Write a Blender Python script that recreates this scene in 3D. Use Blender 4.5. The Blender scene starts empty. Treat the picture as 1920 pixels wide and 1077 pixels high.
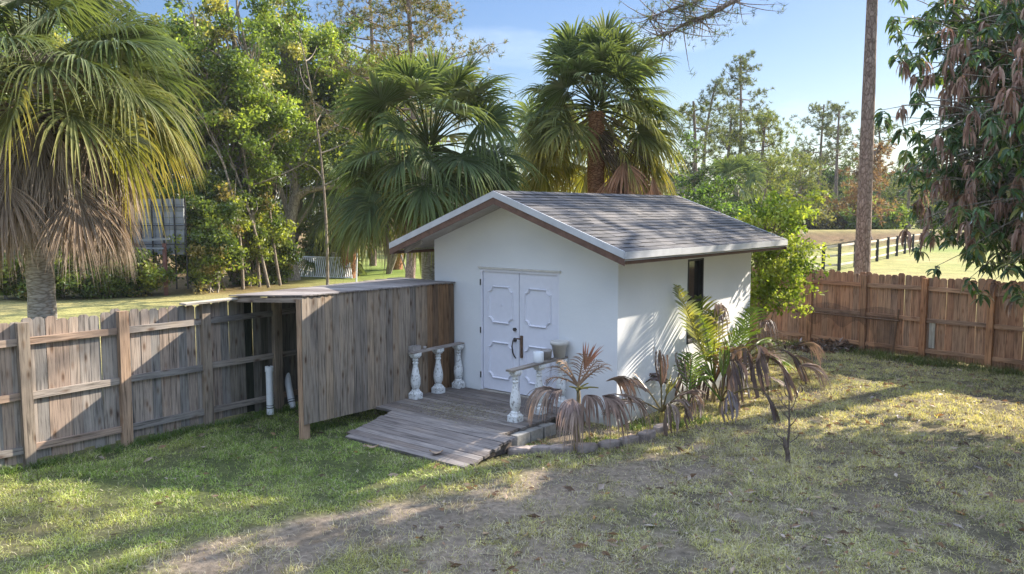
import bpy, math, random
import numpy as np
from math import sin, cos, pi, radians, tan, sqrt, atan2, exp
RS = np.random.RandomState(7); random.seed(7)
SC = bpy.context.scene; COL = SC.collection

# ------------------------------------------------------------------ camera, world, sun, exposure
F = 1561.5; PITCH = .0923; H = 3.189
cd = bpy.data.cameras.new('camera'); cam = bpy.data.objects.new('camera', cd); COL.objects.link(cam)
cam.location = (0, 0, H); cam.rotation_euler = (pi/2-PITCH, 0, 0)
cd.sensor_width = 36; cd.lens = F/1920*36; cd.clip_end = 3000; cd.clip_start = .05
SC.camera = cam
AZ = radians(32.5); EL = radians(31)                       # direction to the sun
SUN = np.array([cos(EL)*cos(AZ), cos(EL)*sin(AZ), sin(EL)])
w = bpy.data.worlds.new('World'); SC.world = w; w.use_nodes = True
nt = w.node_tree; bg = nt.nodes['Background']
sky = nt.nodes.new('ShaderNodeTexSky'); sky.sky_type = 'NISHITA'; sky.sun_disc = False
sky.sun_elevation = EL; sky.sun_rotation = pi/2-AZ; sky.air_density = 1.0; sky.dust_density = .6; sky.ozone_density = 2.6
tc = nt.nodes.new('ShaderNodeTexCoord'); mp = nt.nodes.new('ShaderNodeMapping'); mp.inputs['Scale'].default_value = (1.2, 1.2, 4)
nz = nt.nodes.new('ShaderNodeTexNoise'); nz.inputs['Scale'].default_value = 2.2; nz.inputs['Detail'].default_value = 6
cr = nt.nodes.new('ShaderNodeValToRGB'); cr.color_ramp.elements[0].position = .52; cr.color_ramp.elements[1].position = .8
cr.color_ramp.elements[0].color = (0, 0, 0, 1); cr.color_ramp.elements[1].color = (.55, .55, .55, 1)
mx = nt.nodes.new('ShaderNodeMix'); mx.data_type = 'RGBA'; mx.inputs[7].default_value = (5.5, 5.9, 6.4, 1)
L = nt.links.new
L(tc.outputs['Generated'], mp.inputs[0]); L(mp.outputs[0], nz.inputs['Vector']); L(nz.outputs['Fac'], cr.inputs[0])
hs = nt.nodes.new('ShaderNodeHueSaturation'); hs.inputs['Saturation'].default_value = 1.3; hs.inputs['Hue'].default_value = .515; hs.inputs['Value'].default_value = .66
gm = nt.nodes.new('ShaderNodeGamma'); gm.inputs[1].default_value = .8
L(cr.outputs[0], mx.inputs[0]); L(sky.outputs[0], hs.inputs['Color']); L(hs.outputs[0], gm.inputs[0]); L(gm.outputs[0], mx.inputs[6])
# added brightness in the unseen upper sky, above the blue band, lifts the shade
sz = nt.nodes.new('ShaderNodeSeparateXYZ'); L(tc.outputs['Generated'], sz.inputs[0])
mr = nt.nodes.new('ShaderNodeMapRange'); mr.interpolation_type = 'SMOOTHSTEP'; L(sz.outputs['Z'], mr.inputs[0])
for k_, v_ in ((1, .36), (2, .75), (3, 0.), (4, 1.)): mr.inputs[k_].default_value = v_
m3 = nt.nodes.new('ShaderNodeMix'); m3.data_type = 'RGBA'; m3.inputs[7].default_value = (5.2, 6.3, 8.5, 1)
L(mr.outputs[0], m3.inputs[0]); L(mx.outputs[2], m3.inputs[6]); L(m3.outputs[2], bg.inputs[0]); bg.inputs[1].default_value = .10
sl = bpy.data.lights.new('sun', 'SUN'); sl.energy = 5.0; sl.angle = radians(.5); sl.color = (1, .89, .74)
so = bpy.data.objects.new('sun', sl); COL.objects.link(so); so.location = (20, 10, 20)
so.rotation_euler = (pi/2-EL, 0, AZ+pi/2)
SC.view_settings.view_transform = 'Standard'; SC.view_settings.look = 'None'
SC.view_settings.exposure = 1.62; SC.view_settings.gamma = 1
SC.cycles.max_bounces = 6; SC.cycles.transparent_max_bounces = 8; SC.cycles.diffuse_bounces = 3

# ------------------------------------------------------------------ picture <-> place
def ray(px, py):
    u = (px-960)/F; v = (py-538.5)/F
    return np.array([u, cos(PITCH)-v*sin(PITCH), -sin(PITCH)-v*cos(PITCH)])
def G(px, py, z=0.):
    d = ray(px, py); k = (z-H)/d[2]; return np.array([0, 0, H])+d*k
def at(px, py, Y):
    d = ray(px, py); k = Y/d[1]; return np.array([0, 0, H])+d*k

# ------------------------------------------------------------------ noise
_P = np.random.RandomState(3).rand(256, 256)
def vn(x, y):
    x = np.asarray(x, float); y = np.asarray(y, float)
    xi = np.floor(x).astype(int); yi = np.floor(y).astype(int); fx = x-xi; fy = y-yi
    fx = fx*fx*(3-2*fx); fy = fy*fy*(3-2*fy)
    a = _P[xi & 255, yi & 255]; b = _P[(xi+1) & 255, yi & 255]; c = _P[xi & 255, (yi+1) & 255]; d = _P[(xi+1) & 255, (yi+1) & 255]
    return (a*(1-fx)+b*fx)*(1-fy)+(c*(1-fx)+d*fx)*fy
def fbm(x, y, o=4):
    s = 0; a = .5; t = 0
    for i in range(o):
        s = s+a*vn(np.asarray(x)*2**i+17.3*i, np.asarray(y)*2**i+9.1*i); t += a; a *= .5
    return s/t
def sm(x, a, b):
    t = np.clip((np.asarray(x)-a)/(b-a), 0, 1); return t*t*(3-2*t)

# ------------------------------------------------------------------ mesh builder
class MB:
    def __init__(s): s.V = []; s.L = []; s.S = []; s.C = []; s.Gv = []; s.R = []; s.n = 0
    def add(s, V, Fc, col=(1, 1, 1), gv=None, rnd=.5):
        V = np.asarray(V, float).reshape(-1, 3); n = len(V)
        if isinstance(Fc, np.ndarray):
            s.L.append((Fc+s.n).ravel()); s.S.append(np.full(len(Fc), Fc.shape[1]))
        else:
            for f in Fc: s.L.append(np.array(f)+s.n); s.S.append(np.array([len(f)]))
        s.V.append(V)
        c = np.asarray(col, float); s.C.append(np.broadcast_to(c, (n, 3)) if c.ndim == 1 else c)
        s.Gv.append(V if gv is None else np.asarray(gv, float).reshape(-1, 3))
        s.R.append(np.broadcast_to(np.asarray(rnd, float), (n,)))
        s.n += n
    def board(s, p0, p1, wv, tv, rnd=None, col=(1, 1, 1), ends=0.):
        """box from p0 to p1; wv, tv: half width and half thickness vectors"""
        p0 = np.asarray(p0, float); p1 = np.asarray(p1, float); wv = np.asarray(wv, float); tv = np.asarray(tv, float)
        L_ = np.linalg.norm(p1-p0); W = np.linalg.norm(wv); T = np.linalg.norm(tv)
        V = []; g = []
        for k, p in ((0, p0), (1, p1)):
            for a, b in ((-1, -1), (1, -1), (1, 1), (-1, 1)):
                V.append(p+a*wv+b*tv); g.append((k*L_, a*W, b*T))
        r = random.random() if rnd is None else rnd
        s.add(V, [(3, 2, 1, 0), (4, 5, 6, 7), (1, 5, 4, 0), (2, 6, 5, 1), (3, 7, 6, 2), (0, 4, 7, 3)], col, g, r)
    def box(s, lo, hi, **k):
        lo = np.array(lo, float); hi = np.array(hi, float); c = (lo+hi)/2
        s.board((lo[0], c[1], c[2]), (hi[0], c[1], c[2]), (0, (hi[1]-lo[1])/2, 0), (0, 0, (hi[2]-lo[2])/2), **k)
    def picket(s, base, up, ac, nr, h, w, t, rnd=None, col=(1, 1, 1), ear=.03):
        base = np.asarray(base, float); ac = np.asarray(ac, float); nr = np.asarray(nr, float); up = np.asarray(up, float)
        pr = [(-w/2, 0), (w/2, 0), (w/2, h-ear), (w/2-ear, h), (-w/2+ear, h), (-w/2, h-ear)]
        V = []; g = []
        for d in (-t/2, t/2):
            for a, b in pr: V.append(base+ac*a+up*b+nr*d); g.append((b, a, d))
        n = 6; Fc = [tuple(range(n))[::-1], tuple(range(n, 2*n))]+[(i, (i+1) % n, (i+1) % n+n, i+n) for i in range(n)]
        s.add(V, Fc, col, g, random.random() if rnd is None else rnd)
    def tube(s, path, rad, sides=8, col=(1, 1, 1), rnd=.5, jit=0., cap=True):
        P = np.asarray(path, float); n = len(P); R = np.broadcast_to(np.asarray(rad, float), (n,)).copy()
        T = np.gradient(P, axis=0); T /= np.linalg.norm(T, axis=1)[:, None]+1e-9
        ref = np.array([0, 0, 1.]) if abs(T[0][2]) < .9 else np.array([1., 0, 0])
        A = np.cross(T, ref); A /= np.linalg.norm(A, axis=1)[:, None]+1e-9; B = np.cross(T, A)
        th = np.arange(sides)*2*pi/sides
        rr = R[:, None]*np.ones(sides)
        if jit: rr = rr*(1+jit*(np.random.RandomState(n+int(abs(P[0][0])*99)).rand(n, sides)-.5))
        V = P[:, None]+(A[:, None]*np.cos(th)[None, :, None]+B[:, None]*np.sin(th)[None, :, None])*rr[..., None]
        ln = np.concatenate([[0], np.cumsum(np.linalg.norm(np.diff(P, axis=0), axis=1))])
        g = np.stack([np.broadcast_to(ln[:, None], (n, sides)), np.cos(th)[None]*rr, np.sin(th)[None]*rr], -1)
        i = np.arange(n-1)[:, None]*sides; j = np.arange(sides)[None]; j2 = (j+1) % sides
        Fq = np.stack([i+j, i+j2, i+sides+j2, i+sides+j], -1).reshape(-1, 4)
        c = col if np.ndim(col) == 1 else np.repeat(np.asarray(col), sides, axis=0)
        s.add(V.reshape(-1, 3), Fq, c, g.reshape(-1, 3), rnd)
        if cap:
            s.add(V[0], [tuple(range(sides))[::-1]], col if np.ndim(col) == 1 else col[0], g[0], rnd)
            s.add(V[-1], [tuple(range(sides))], col if np.ndim(col) == 1 else col[-1], g[-1], rnd)
    def lathe(s, prof, c, sides=20, **k):
        """prof: [(r, z)...] round a vertical axis through c"""
        c = np.asarray(c, float); th = np.arange(sides)*2*pi/sides
        V = np.array([[c[0]+r*cos(t), c[1]+r*sin(t), c[2]+z] for r, z in prof for t in th])
        n = len(prof); i = np.arange(n-1)[:, None]*sides; j = np.arange(sides)[None]; j2 = (j+1) % sides
        s.add(V, np.stack([i+j, i+j2, i+sides+j2, i+sides+j], -1).reshape(-1, 4), k.get('col', (1, 1, 1)), V-c, k.get('rnd', .5))
    def prism(s, poly, ext, **k):
        """poly: 3-D points of a flat outline, extruded by ext"""
        P = np.asarray(poly, float); n = len(P); V = np.concatenate([P, P+np.asarray(ext, float)])
        s.add(V, [tuple(range(n))[::-1], tuple(range(n, 2*n))]+[(i, (i+1) % n, (i+1) % n+n, i+n) for i in range(n)],
              k.get('col', (1, 1, 1)), k.get('gv'), k.get('rnd', .5))

ORG = {}
def build(name, mb, mat, parent=None, smooth=False, org=None):
    if isinstance(mb, MB): V = np.concatenate(mb.V); LL = np.concatenate(mb.L); S = np.concatenate(mb.S); C = np.concatenate(mb.C); g = np.concatenate(mb.Gv); R = np.concatenate(mb.R)
    o0 = ORG[parent.name] if parent is not None else (np.zeros(3) if org is None else np.asarray(org, float))
    me = bpy.data.meshes.new(name); me.vertices.add(len(V)); me.vertices.foreach_set('co', (V-o0).astype(np.float32).ravel())
    me.loops.add(len(LL)); me.loops.foreach_set('vertex_index', LL.astype(np.int32))
    st = np.concatenate([[0], np.cumsum(S)[:-1]]).astype(np.int32)
    me.polygons.add(len(S)); me.polygons.foreach_set('loop_start', st); me.polygons.foreach_set('loop_total', S.astype(np.int32))
    me.polygons.foreach_set('use_smooth', np.full(len(S), bool(smooth)))
    a = me.attributes.new('col', 'FLOAT_COLOR', 'POINT'); a.data.foreach_set('color', np.concatenate([C, np.ones((len(C), 1))], 1).astype(np.float32).ravel())
    a = me.attributes.new('gv', 'FLOAT_VECTOR', 'POINT'); a.data.foreach_set('vector', g.astype(np.float32).ravel())
    a = me.attributes.new('rnd', 'FLOAT', 'POINT'); a.data.foreach_set('value', R.astype(np.float32))
    me.update(calc_edges=True); me.materials.append(mat)
    o = bpy.data.objects.new(name, me); COL.objects.link(o)
    if parent is not None: o.parent = parent; ORG[o.name] = ORG[parent.name]
    else: o.location = o0; ORG[o.name] = o0
    return o
def thing(name, label, cat, loc, group=None):
    o = bpy.data.objects.new(name, None); COL.objects.link(o); o.location = tuple(float(v) for v in loc); o.empty_display_size = .2
    ORG[o.name] = np.asarray(loc, float); return tag(o, label, cat, group)
def tag(o, label=None, cat=None, group=None, kind=None):
    if label: o['label'] = label
    if cat: o['category'] = cat
    if group: o['group'] = group
    if kind: o['kind'] = kind
    return o

# ------------------------------------------------------------------ materials
def newmat(name):
    m = bpy.data.materials.new(name); m.use_nodes = True; t = m.node_tree; b = t.nodes['Principled BSDF']; return m, t, b
def N(t, typ, **k):
    n = t.nodes.new('ShaderNode'+typ)
    for a, v in k.items():
        if a.startswith('i_'):
            n.inputs[a[2:].replace('_', ' ')].default_value = v
        else: setattr(n, a, v)
    return n
def ramp(t, fac, stops):
    r = t.nodes.new('ShaderNodeValToRGB'); e = r.color_ramp.elements
    while len(e) < len(stops): e.new(.5)
    for i, (p, c) in enumerate(stops): e[i].position = p; e[i].color = tuple(c)+(1,) if len(c) == 3 else c
    t.links.new(fac, r.inputs[0]); return r.outputs[0]
def mixc(t, a, b, fac, mode='MIX'):
    n = t.nodes.new('ShaderNodeMix'); n.data_type = 'RGBA'; n.blend_type = mode
    for sock, v in ((0, fac), (6, a), (7, b)):
        if isinstance(v, (int, float)): n.inputs[sock].default_value = v
        elif isinstance(v, tuple): n.inputs[sock].default_value = v+(1,) if len(v) == 3 else v
        else: t.links.new(v, n.inputs[sock])
    return n.outputs[2]
def bump(t, b, h, st=.3, dist=.01):
    n = t.nodes.new('ShaderNodeBump'); n.inputs['Strength'].default_value = st; n.inputs['Distance'].default_value = dist
    t.links.new(h, n.inputs['Height']); t.links.new(n.outputs[0], b.inputs['Normal'])
def attr(t, name):
    n = t.nodes.new('ShaderNodeAttribute'); n.attribute_name = name; return n

def wood(name, cA, cB, cC, knot=.0, rough=.85, grainv=.5, wear=None):
    m, t, b = newmat(name)
    gv = attr(t, 'gv'); rn = attr(t, 'rnd'); cl = attr(t, 'col')
    off = N(t, 'VectorMath', operation='SCALE'); off.inputs[0].default_value = (17, 31, 5); t.links.new(rn.outputs['Fac'], off.inputs['Scale'])
    ad = N(t, 'VectorMath', operation='ADD'); t.links.new(gv.outputs['Vector'], ad.inputs[0]); t.links.new(off.outputs[0], ad.inputs[1])
    mp = N(t, 'Mapping'); mp.inputs['Scale'].default_value = (1.3, 26, 26); t.links.new(ad.outputs[0], mp.inputs[0])
    n1 = N(t, 'TexNoise', i_Scale=1.6, i_Detail=6., i_Roughness=.65, i_Distortion=.4); t.links.new(mp.outputs[0], n1.inputs['Vector'])
    mp2 = N(t, 'Mapping'); mp2.inputs['Scale'].default_value = (1.6, 3, 3); t.links.new(ad.outputs[0], mp2.inputs[0])
    n2 = N(t, 'TexNoise', i_Scale=1.2, i_Detail=3.); t.links.new(mp2.outputs[0], n2.inputs['Vector'])
    base = ramp(t, rn.outputs['Fac'], [(0, cA), (.5, cB), (1, cC)])
    blot = ramp(t, n2.outputs['Fac'], [(.3, (.72, .72, .74)), (.55, (1, 1, 1)), (.75, (1.14, 1.08, 1.0))])
    c = mixc(t, base, blot, 1., 'MULTIPLY')
    gr = ramp(t, n1.outputs['Fac'], [(.3, (1-grainv*1.5,)*3), (.5, (1, 1, 1)), (.7, (1+grainv*.6,)*3)])
    c = mixc(t, c, gr, 1., 'MULTIPLY')
    if knot:
        mp3 = N(t, 'Mapping'); mp3.inputs['Scale'].default_value = (3.2, 9, 0); t.links.new(ad.outputs[0], mp3.inputs[0])
        vo = N(t, 'TexVoronoi', i_Scale=1., i_Randomness=1.); t.links.new(mp3.outputs[0], vo.inputs['Vector'])
        kk = ramp(t, vo.outputs['Distance'], [(0, (.30, .22, .18)), (.10, (.42, .33, .28)), (.17, (.8, .72, .66)), (.3, (1, 1, 1))])
        c = mixc(t, c, kk, knot, 'MULTIPLY')
    c = mixc(t, c, cl.outputs['Color'], 1., 'MULTIPLY')
    t.links.new(c, b.inputs['Base Color']); b.inputs['Roughness'].default_value = rough; b.inputs['Specular IOR Level'].default_value = .25
    bump(t, b, n1.outputs['Fac'], .5, .004); return m

def leafm(name, trans=.42, rough=.45, spec=.35, var=.25, tint=(1.4, 1.35, .6)):
    m, t, b = newmat(name); t.nodes.remove(b); out = [n for n in t.nodes if n.type == 'OUTPUT_MATERIAL'][0]
    cl = attr(t, 'col'); geo = N(t, 'NewGeometry')
    n1 = N(t, 'TexNoise', i_Scale=3.5, i_Detail=2.); t.links.new(geo.outputs['Position'], n1.inputs['Vector'])
    v = ramp(t, n1.outputs['Fac'], [(.3, (1-var,)*3), (.7, (1+var,)*3)])
    c = mixc(t, cl.outputs['Color'], v, 1., 'MULTIPLY')
    df = N(t, 'BsdfDiffuse'); tr = N(t, 'BsdfTranslucent'); gl = N(t, 'BsdfGlossy'); gl.inputs['Roughness'].default_value = rough
    t.links.new(c, df.inputs[0])
    c2 = mixc(t, c, tint, 1., 'MULTIPLY'); t.links.new(c2, tr.inputs[0])
    ms = N(t, 'MixShader'); ms.inputs[0].default_value = trans; t.links.new(df.outputs[0], ms.inputs[1]); t.links.new(tr.outputs[0], ms.inputs[2])
    fr = N(t, 'Fresnel'); fr.inputs[0].default_value = 1.4; mu = N(t, 'Math', operation='MULTIPLY'); mu.inputs[1].default_value = spec*2; t.links.new(fr.outputs[0], mu.inputs[0])
    m2 = N(t, 'MixShader'); t.links.new(mu.outputs[0], m2.inputs[0]); t.links.new(ms.outputs[0], m2.inputs[1]); t.links.new(gl.outputs[0], m2.inputs[2])
    t.links.new(m2.outputs[0], out.inputs[0]); return m

def bark(name, c1, c2, c3, sc=8, zs=.35, bst=.8, bd=.03):
    m, t, b = newmat(name); g = attr(t, 'gv'); cl = attr(t, 'col'); geo = N(t, 'NewGeometry')
    mp = N(t, 'Mapping'); mp.inputs['Scale'].default_value = (1, 1, zs); t.links.new(geo.outputs['Position'], mp.inputs[0])
    vo = N(t, 'TexVoronoi', i_Scale=float(sc), feature='DISTANCE_TO_EDGE'); t.links.new(mp.outputs[0], vo.inputs['Vector'])
    v2 = N(t, 'TexVoronoi', i_Scale=float(sc)); t.links.new(mp.outputs[0], v2.inputs['Vector'])
    n1 = N(t, 'TexNoise', i_Scale=sc*3., i_Detail=5.); t.links.new(mp.outputs[0], n1.inputs['Vector'])
    c = ramp(t, v2.outputs['Color'], [(0, c2), (1, c3)])
    e = ramp(t, vo.outputs['Distance'], [(0, c1), (.16, (1, 1, 1))])
    c = mixc(t, c, e, .8, 'MULTIPLY'); nn = ramp(t, n1.outputs['Fac'], [(.3, (.65,)*3), (.7, (1.3,)*3)]); c = mixc(t, c, nn, 1., 'MULTIPLY')
    c = mixc(t, c, cl.outputs['Color'], 1., 'MULTIPLY'); t.links.new(c, b.inputs['Base Color']); b.inputs['Roughness'].default_value = .92
    b.inputs['Specular IOR Level'].default_value = .15
    mm = N(t, 'Math', operation='MULTIPLY_ADD'); t.links.new(n1.outputs['Fac'], mm.inputs[0]); mm.inputs[1].default_value = .4; t.links.new(vo.outputs['Distance'], mm.inputs[2])
    bump(t, b, mm.outputs[0], bst, bd); return m

def plain(name, c, rough=.6, spec=.4, nsc=12., nv=.12, bst=.0, metal=0., speck=0.):
    m, t, b = newmat(name); geo = N(t, 'NewGeometry'); cl = attr(t, 'col')
    n1 = N(t, 'TexNoise', i_Scale=float(nsc), i_Detail=6., i_Roughness=.6); t.links.new(geo.outputs['Position'], n1.inputs['Vector'])
    v = ramp(t, n1.outputs['Fac'], [(.3, tuple(x*(1-nv) for x in c)), (.7, tuple(x*(1+nv) for x in c))])
    if speck:
        n2 = N(t, 'TexNoise', i_Scale=28., i_Detail=8., i_Roughness=.7); t.links.new(geo.outputs['Position'], n2.inputs['Vector'])
        s = ramp(t, n2.outputs['Fac'], [(.40, (.3, .28, .25)), (.455, (1, 1, 1))]); v = mixc(t, v, s, speck, 'MULTIPLY')
    v = mixc(t, v, cl.outputs['Color'], 1., 'MULTIPLY')
    t.links.new(v, b.inputs['Base Color']); b.inputs['Roughness'].default_value = rough; b.inputs['Specular IOR Level'].default_value = spec; b.inputs['Metallic'].default_value = metal
    if bst: bump(t, b, n1.outputs['Fac'], bst, .01)
    return m

M = {}
M['fence_grey'] = wood('fence_grey_wood', (.33, .235, .175), (.33, .285, .245), (.22, .205, .19), knot=.9)
M['fence_red'] = wood('fence_red_wood', (.38, .20, .12), (.44, .26, .16), (.31, .20, .14), knot=.6)
M['screen_wood'] = wood('screen_wood', (.33, .26, .19), (.34, .29, .235), (.23, .205, .18), knot=1.)
M['deck_wood'] = wood('deck_wood', (.15, .125, .11), (.19, .165, .148), (.235, .21, .19), knot=.25, grainv=.45)
M['pale_wood'] = wood('pale_wood', (.38, .34, .28), (.44, .40, .34), (.34, .31, .27), knot=.2)
M['leaf'] = leafm('leaf', .48, .65, .05)
M['frond'] = leafm('frond', .40, .55, .11, .15)
M['dead'] = leafm('dead_leaf', .22, .6, .10, .2, (1.15, 1.0, .85))
M['mango'] = leafm('mango_leaf', .38, .35, .28, .15)
M['grassb'] = leafm('grass_blade', .35, .6, .06, .25)
M['pine_bark'] = bark('pine_bark', (.35, .3, .28), (.19, .145, .125), (.34, .27, .235), 15, .38, .9, .02)
M['palm_bark'] = bark('palm_bark', (.5, .45, .4), (.40, .37, .33), (.54, .50, .45), 5, 4.0, .5, .012)
M['palm_bark_red'] = bark('palm_bark_red', (.3, .2, .15), (.34, .17, .09), (.44, .25, .14), 8, 2.2, .8, .02)
M['branch'] = bark('branch_bark', (.5, .45, .4), (.26, .225, .185), (.40, .36, .30), 14, .3, .5, .01)
M['twig'] = bark('twig_bark', (.5, .45, .4), (.12, .09, .075), (.2, .16, .14), 30, .3, .5, .01)
M['brush'] = plain('painted_metal', (.03, .03, .035), .5)
M['white_paint'] = plain('white_paint', (.76, .78, .80), .55, .35, 25, .05, .15)
M['weathered_white'] = plain('weathered_white', (.70, .71, .70), .8, .2, 9, .14, .6, speck=.9)
M['door_paint'] = plain('door_paint', (.74, .74, .80), .5, .35, 14, .03, .08)
M['fascia'] = plain('fascia_metal', (.46, .47, .49), .45, .4, 5, .12)
M['brown_trim'] = plain('brown_trim', (.13, .075, .055), .7, .3, 12, .3)
M['soffit'] = plain('soffit', (.46, .43, .40), .8, .2, 6, .15)
M['concrete'] = plain('concrete', (.30, .29, .27), .9, .2, 14, .25, .6)
M['stone'] = plain('stone', (.27, .225, .20), .9, .2, 11, .35, .8)
M['pvc'] = plain('pvc', (.78, .80, .82), .35, .5, 20, .05)
M['iron'] = plain('iron', (.05, .04, .035), .5, .5, 30, .4)
M['rust'] = plain('rust', (.13, .075, .045), .7, .4, 30, .4)
M['clay_grey'] = plain('clay_grey', (.33, .30, .28), .85, .2, 14, .25, .3)
M['cream_pot'] = plain('cream_pot', (.62, .59, .54), .7, .3, 9, .12, .2)
M['black'] = plain('black_paint', (.025, .025, .027), .6, .3, 10, .3)
M['red_paint'] = plain('red_paint', (.15, .07, .06), .6, .3, 10, .3)
M['block'] = plain('grey_panel', (.20, .215, .235), .7, .3, 2, .2)
M['soil'] = plain('soil', (.12, .10, .08), .95, .1, 8, .4, .8)

# stucco
m, t, b = newmat('stucco'); geo = N(t, 'NewGeometry')
n1 = N(t, 'TexNoise', i_Scale=60., i_Detail=5.); t.links.new(geo.outputs['Position'], n1.inputs['Vector'])
n2 = N(t, 'TexNoise', i_Scale=1.1, i_Detail=5.); t.links.new(geo.outputs['Position'], n2.inputs['Vector'])
sep = N(t, 'SeparateXYZ'); t.links.new(geo.outputs['Position'], sep.inputs[0])
n3 = N(t, 'TexNoise', i_Scale=6., i_Detail=6., i_Roughness=.7); t.links.new(geo.outputs['Position'], n3.inputs['Vector'])
c = ramp(t, n2.outputs['Fac'], [(.3, (.72, .735, .745)), (.7, (.78, .79, .795))])
hh = N(t, 'Math', operation='MULTIPLY_ADD'); t.links.new(n3.outputs['Fac'], hh.inputs[0]); hh.inputs[1].default_value = -.35; hh2 = N(t, 'Math', operation='ADD'); hh2.inputs[1].default_value = .12; t.links.new(hh.outputs[0], hh2.inputs[0]); t.links.new(sep.outputs['Z'], hh.inputs[2])
dirt = ramp(t, hh2.outputs[0], [(0, (.62, .59, .52)), (.10, (.9, .9, .87)), (.2, (1, 1, 1))])      # splashed dirt at the foot of the wall
c = mixc(t, c, dirt, .9, 'MULTIPLY')
mps = N(t, 'Mapping'); mps.inputs['Scale'].default_value = (5, 5, .35); t.links.new(geo.outputs['Position'], mps.inputs[0])
ns = N(t, 'TexNoise', i_Scale=2.2, i_Detail=6., i_Roughness=.65); t.links.new(mps.outputs[0], ns.inputs['Vector'])
c = mixc(t, c, ramp(t, ns.outputs['Fac'], [(.3, (.9, .89, .86)), (.5, (1, 1, 1))]), .0, 'MULTIPLY'); t.links.new(c, b.inputs['Base Color']); b.inputs['Roughness'].default_value = .85; b.inputs['Specular IOR Level'].default_value = .2
bump(t, b, n3.outputs['Fac'], .5, .012); M['stucco'] = m
# shingles
m, t, b = newmat('shingle'); rn = attr(t, 'rnd'); geo = N(t, 'NewGeometry')
n1 = N(t, 'TexNoise', i_Scale=160., i_Detail=3.); t.links.new(geo.outputs['Position'], n1.inputs['Vector'])
n2 = N(t, 'TexNoise', i_Scale=1.6, i_Detail=5.); t.links.new(geo.outputs['Position'], n2.inputs['Vector'])
c = ramp(t, rn.outputs['Fac'], [(0, (.045, .046, .050)), (.5, (.066, .067, .072)), (1, (.105, .102, .102))])
c = mixc(t, c, ramp(t, n1.outputs['Fac'], [(.35, (.6,)*3), (.65, (1.4,)*3)]), 1., 'MULTIPLY')
c = mixc(t, c, ramp(t, n2.outputs['Fac'], [(.35, (.85, .85, .9)), (.65, (1.2, 1.12, 1.05))]), 1., 'MULTIPLY')
t.links.new(c, b.inputs['Base Color']); b.inputs['Roughness'].default_value = .9; bump(t, b, n1.outputs['Fac'], .5, .003); M['shingle'] = m
# glass
m, t, b = newmat('dark_glass'); b.inputs['Base Color'].default_value = (.03, .03, .03, 1); b.inputs['Roughness'].default_value = .08; b.inputs['Specular IOR Level'].default_value = .8; M['glass'] = m
# netting
m, t, b = newmat('netting'); geo = N(t, 'NewGeometry'); b.inputs['Base Color'].default_value = (.06, .045, .04, 1); b.inputs['Roughness'].default_value = .9
n1 = N(t, 'TexNoise', i_Scale=2.5, i_Detail=4.); t.links.new(geo.outputs['Position'], n1.inputs['Vector'])
tb = N(t, 'BsdfTransparent'); ms = N(t, 'MixShader'); out = [n for n in t.nodes if n.type == 'OUTPUT_MATERIAL'][0]
fc = ramp(t, n1.outputs['Fac'], [(.35, (.15,)*3), (.7, (.5,)*3)]); t.links.new(fc, ms.inputs[0]); t.links.new(tb.outputs[0], ms.inputs[1]); t.links.new(b.outputs[0], ms.inputs[2]); t.links.new(ms.outputs[0], out.inputs[0]); M['net'] = m
# ground
m, t, b = newmat('lawn_soil'); cl = attr(t, 'col'); geo = N(t, 'NewGeometry')
n1 = N(t, 'TexNoise', i_Scale=14., i_Detail=8., i_Roughness=.7); t.links.new(geo.outputs['Position'], n1.inputs['Vector'])
n2 = N(t, 'TexNoise', i_Scale=.9, i_Detail=8., i_Roughness=.7); t.links.new(geo.outputs['Position'], n2.inputs['Vector'])
c = mixc(t, cl.outputs['Color'], ramp(t, n1.outputs['Fac'], [(.3, (.45,)*3), (.7, (1.45,)*3)]), 1., 'MULTIPLY')
c = mixc(t, c, ramp(t, n2.outputs['Fac'], [(.35, (.72, .74, .72)), (.65, (1.2, 1.17, 1.1))]), 1., 'MULTIPLY')
t.links.new(c, b.inputs['Base Color']); b.inputs['Roughness'].default_value = .95; b.inputs['Specular IOR Level'].default_value = .1; bump(t, b, n1.outputs['Fac'], .8, .03); M['ground'] = m

# ------------------------------------------------------------------ ground
SHC = np.array([1.546, 12.0855]); TH = .6795
SA = np.array([-cos(TH), sin(TH)]); SB = np.array([sin(TH), cos(TH)])
W_, D_ = 3.7153, 4.7654
def S(s, t, z=0.):      # shed frame: s leftwards along the front wall, t backwards, from the near corner
    q = SHC+SA*s+SB*t; return np.array([q[0], q[1], z])
LF0 = np.array([-6.0644, 10.2348]); LFD = np.array([cos(.9036), sin(.9036)])      # left fence
RF0 = np.array([9.6182, 16.6077]); RFD = np.array([cos(2.2871), sin(2.2871)])     # right fence
def inside(x, y):
    """signed distances: how far inside the yard, from the left and from the right fence"""
    nl = np.array([LFD[1], -LFD[0]]); nr = np.array([-RFD[1], RFD[0]])
    return (x-LF0[0])*nl[0]+(y-LF0[1])*nl[1], (x-RF0[0])*nr[0]+(y-RF0[1])*nr[1]
def gz(x, y):
    x = np.asarray(x, float); y = np.asarray(y, float)
    z = .05*(fbm(x*.45, y*.45, 3)-.5)+.025*(fbm(x*2.1, y*2.1, 2)-.5)
    z = z*sm(y, 3, 8)
    berm = np.exp(-((y-(72+.12*(x-20)))/4.)**2)*1.5*sm(x, 16, 24)
    return z+berm-.02
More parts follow.
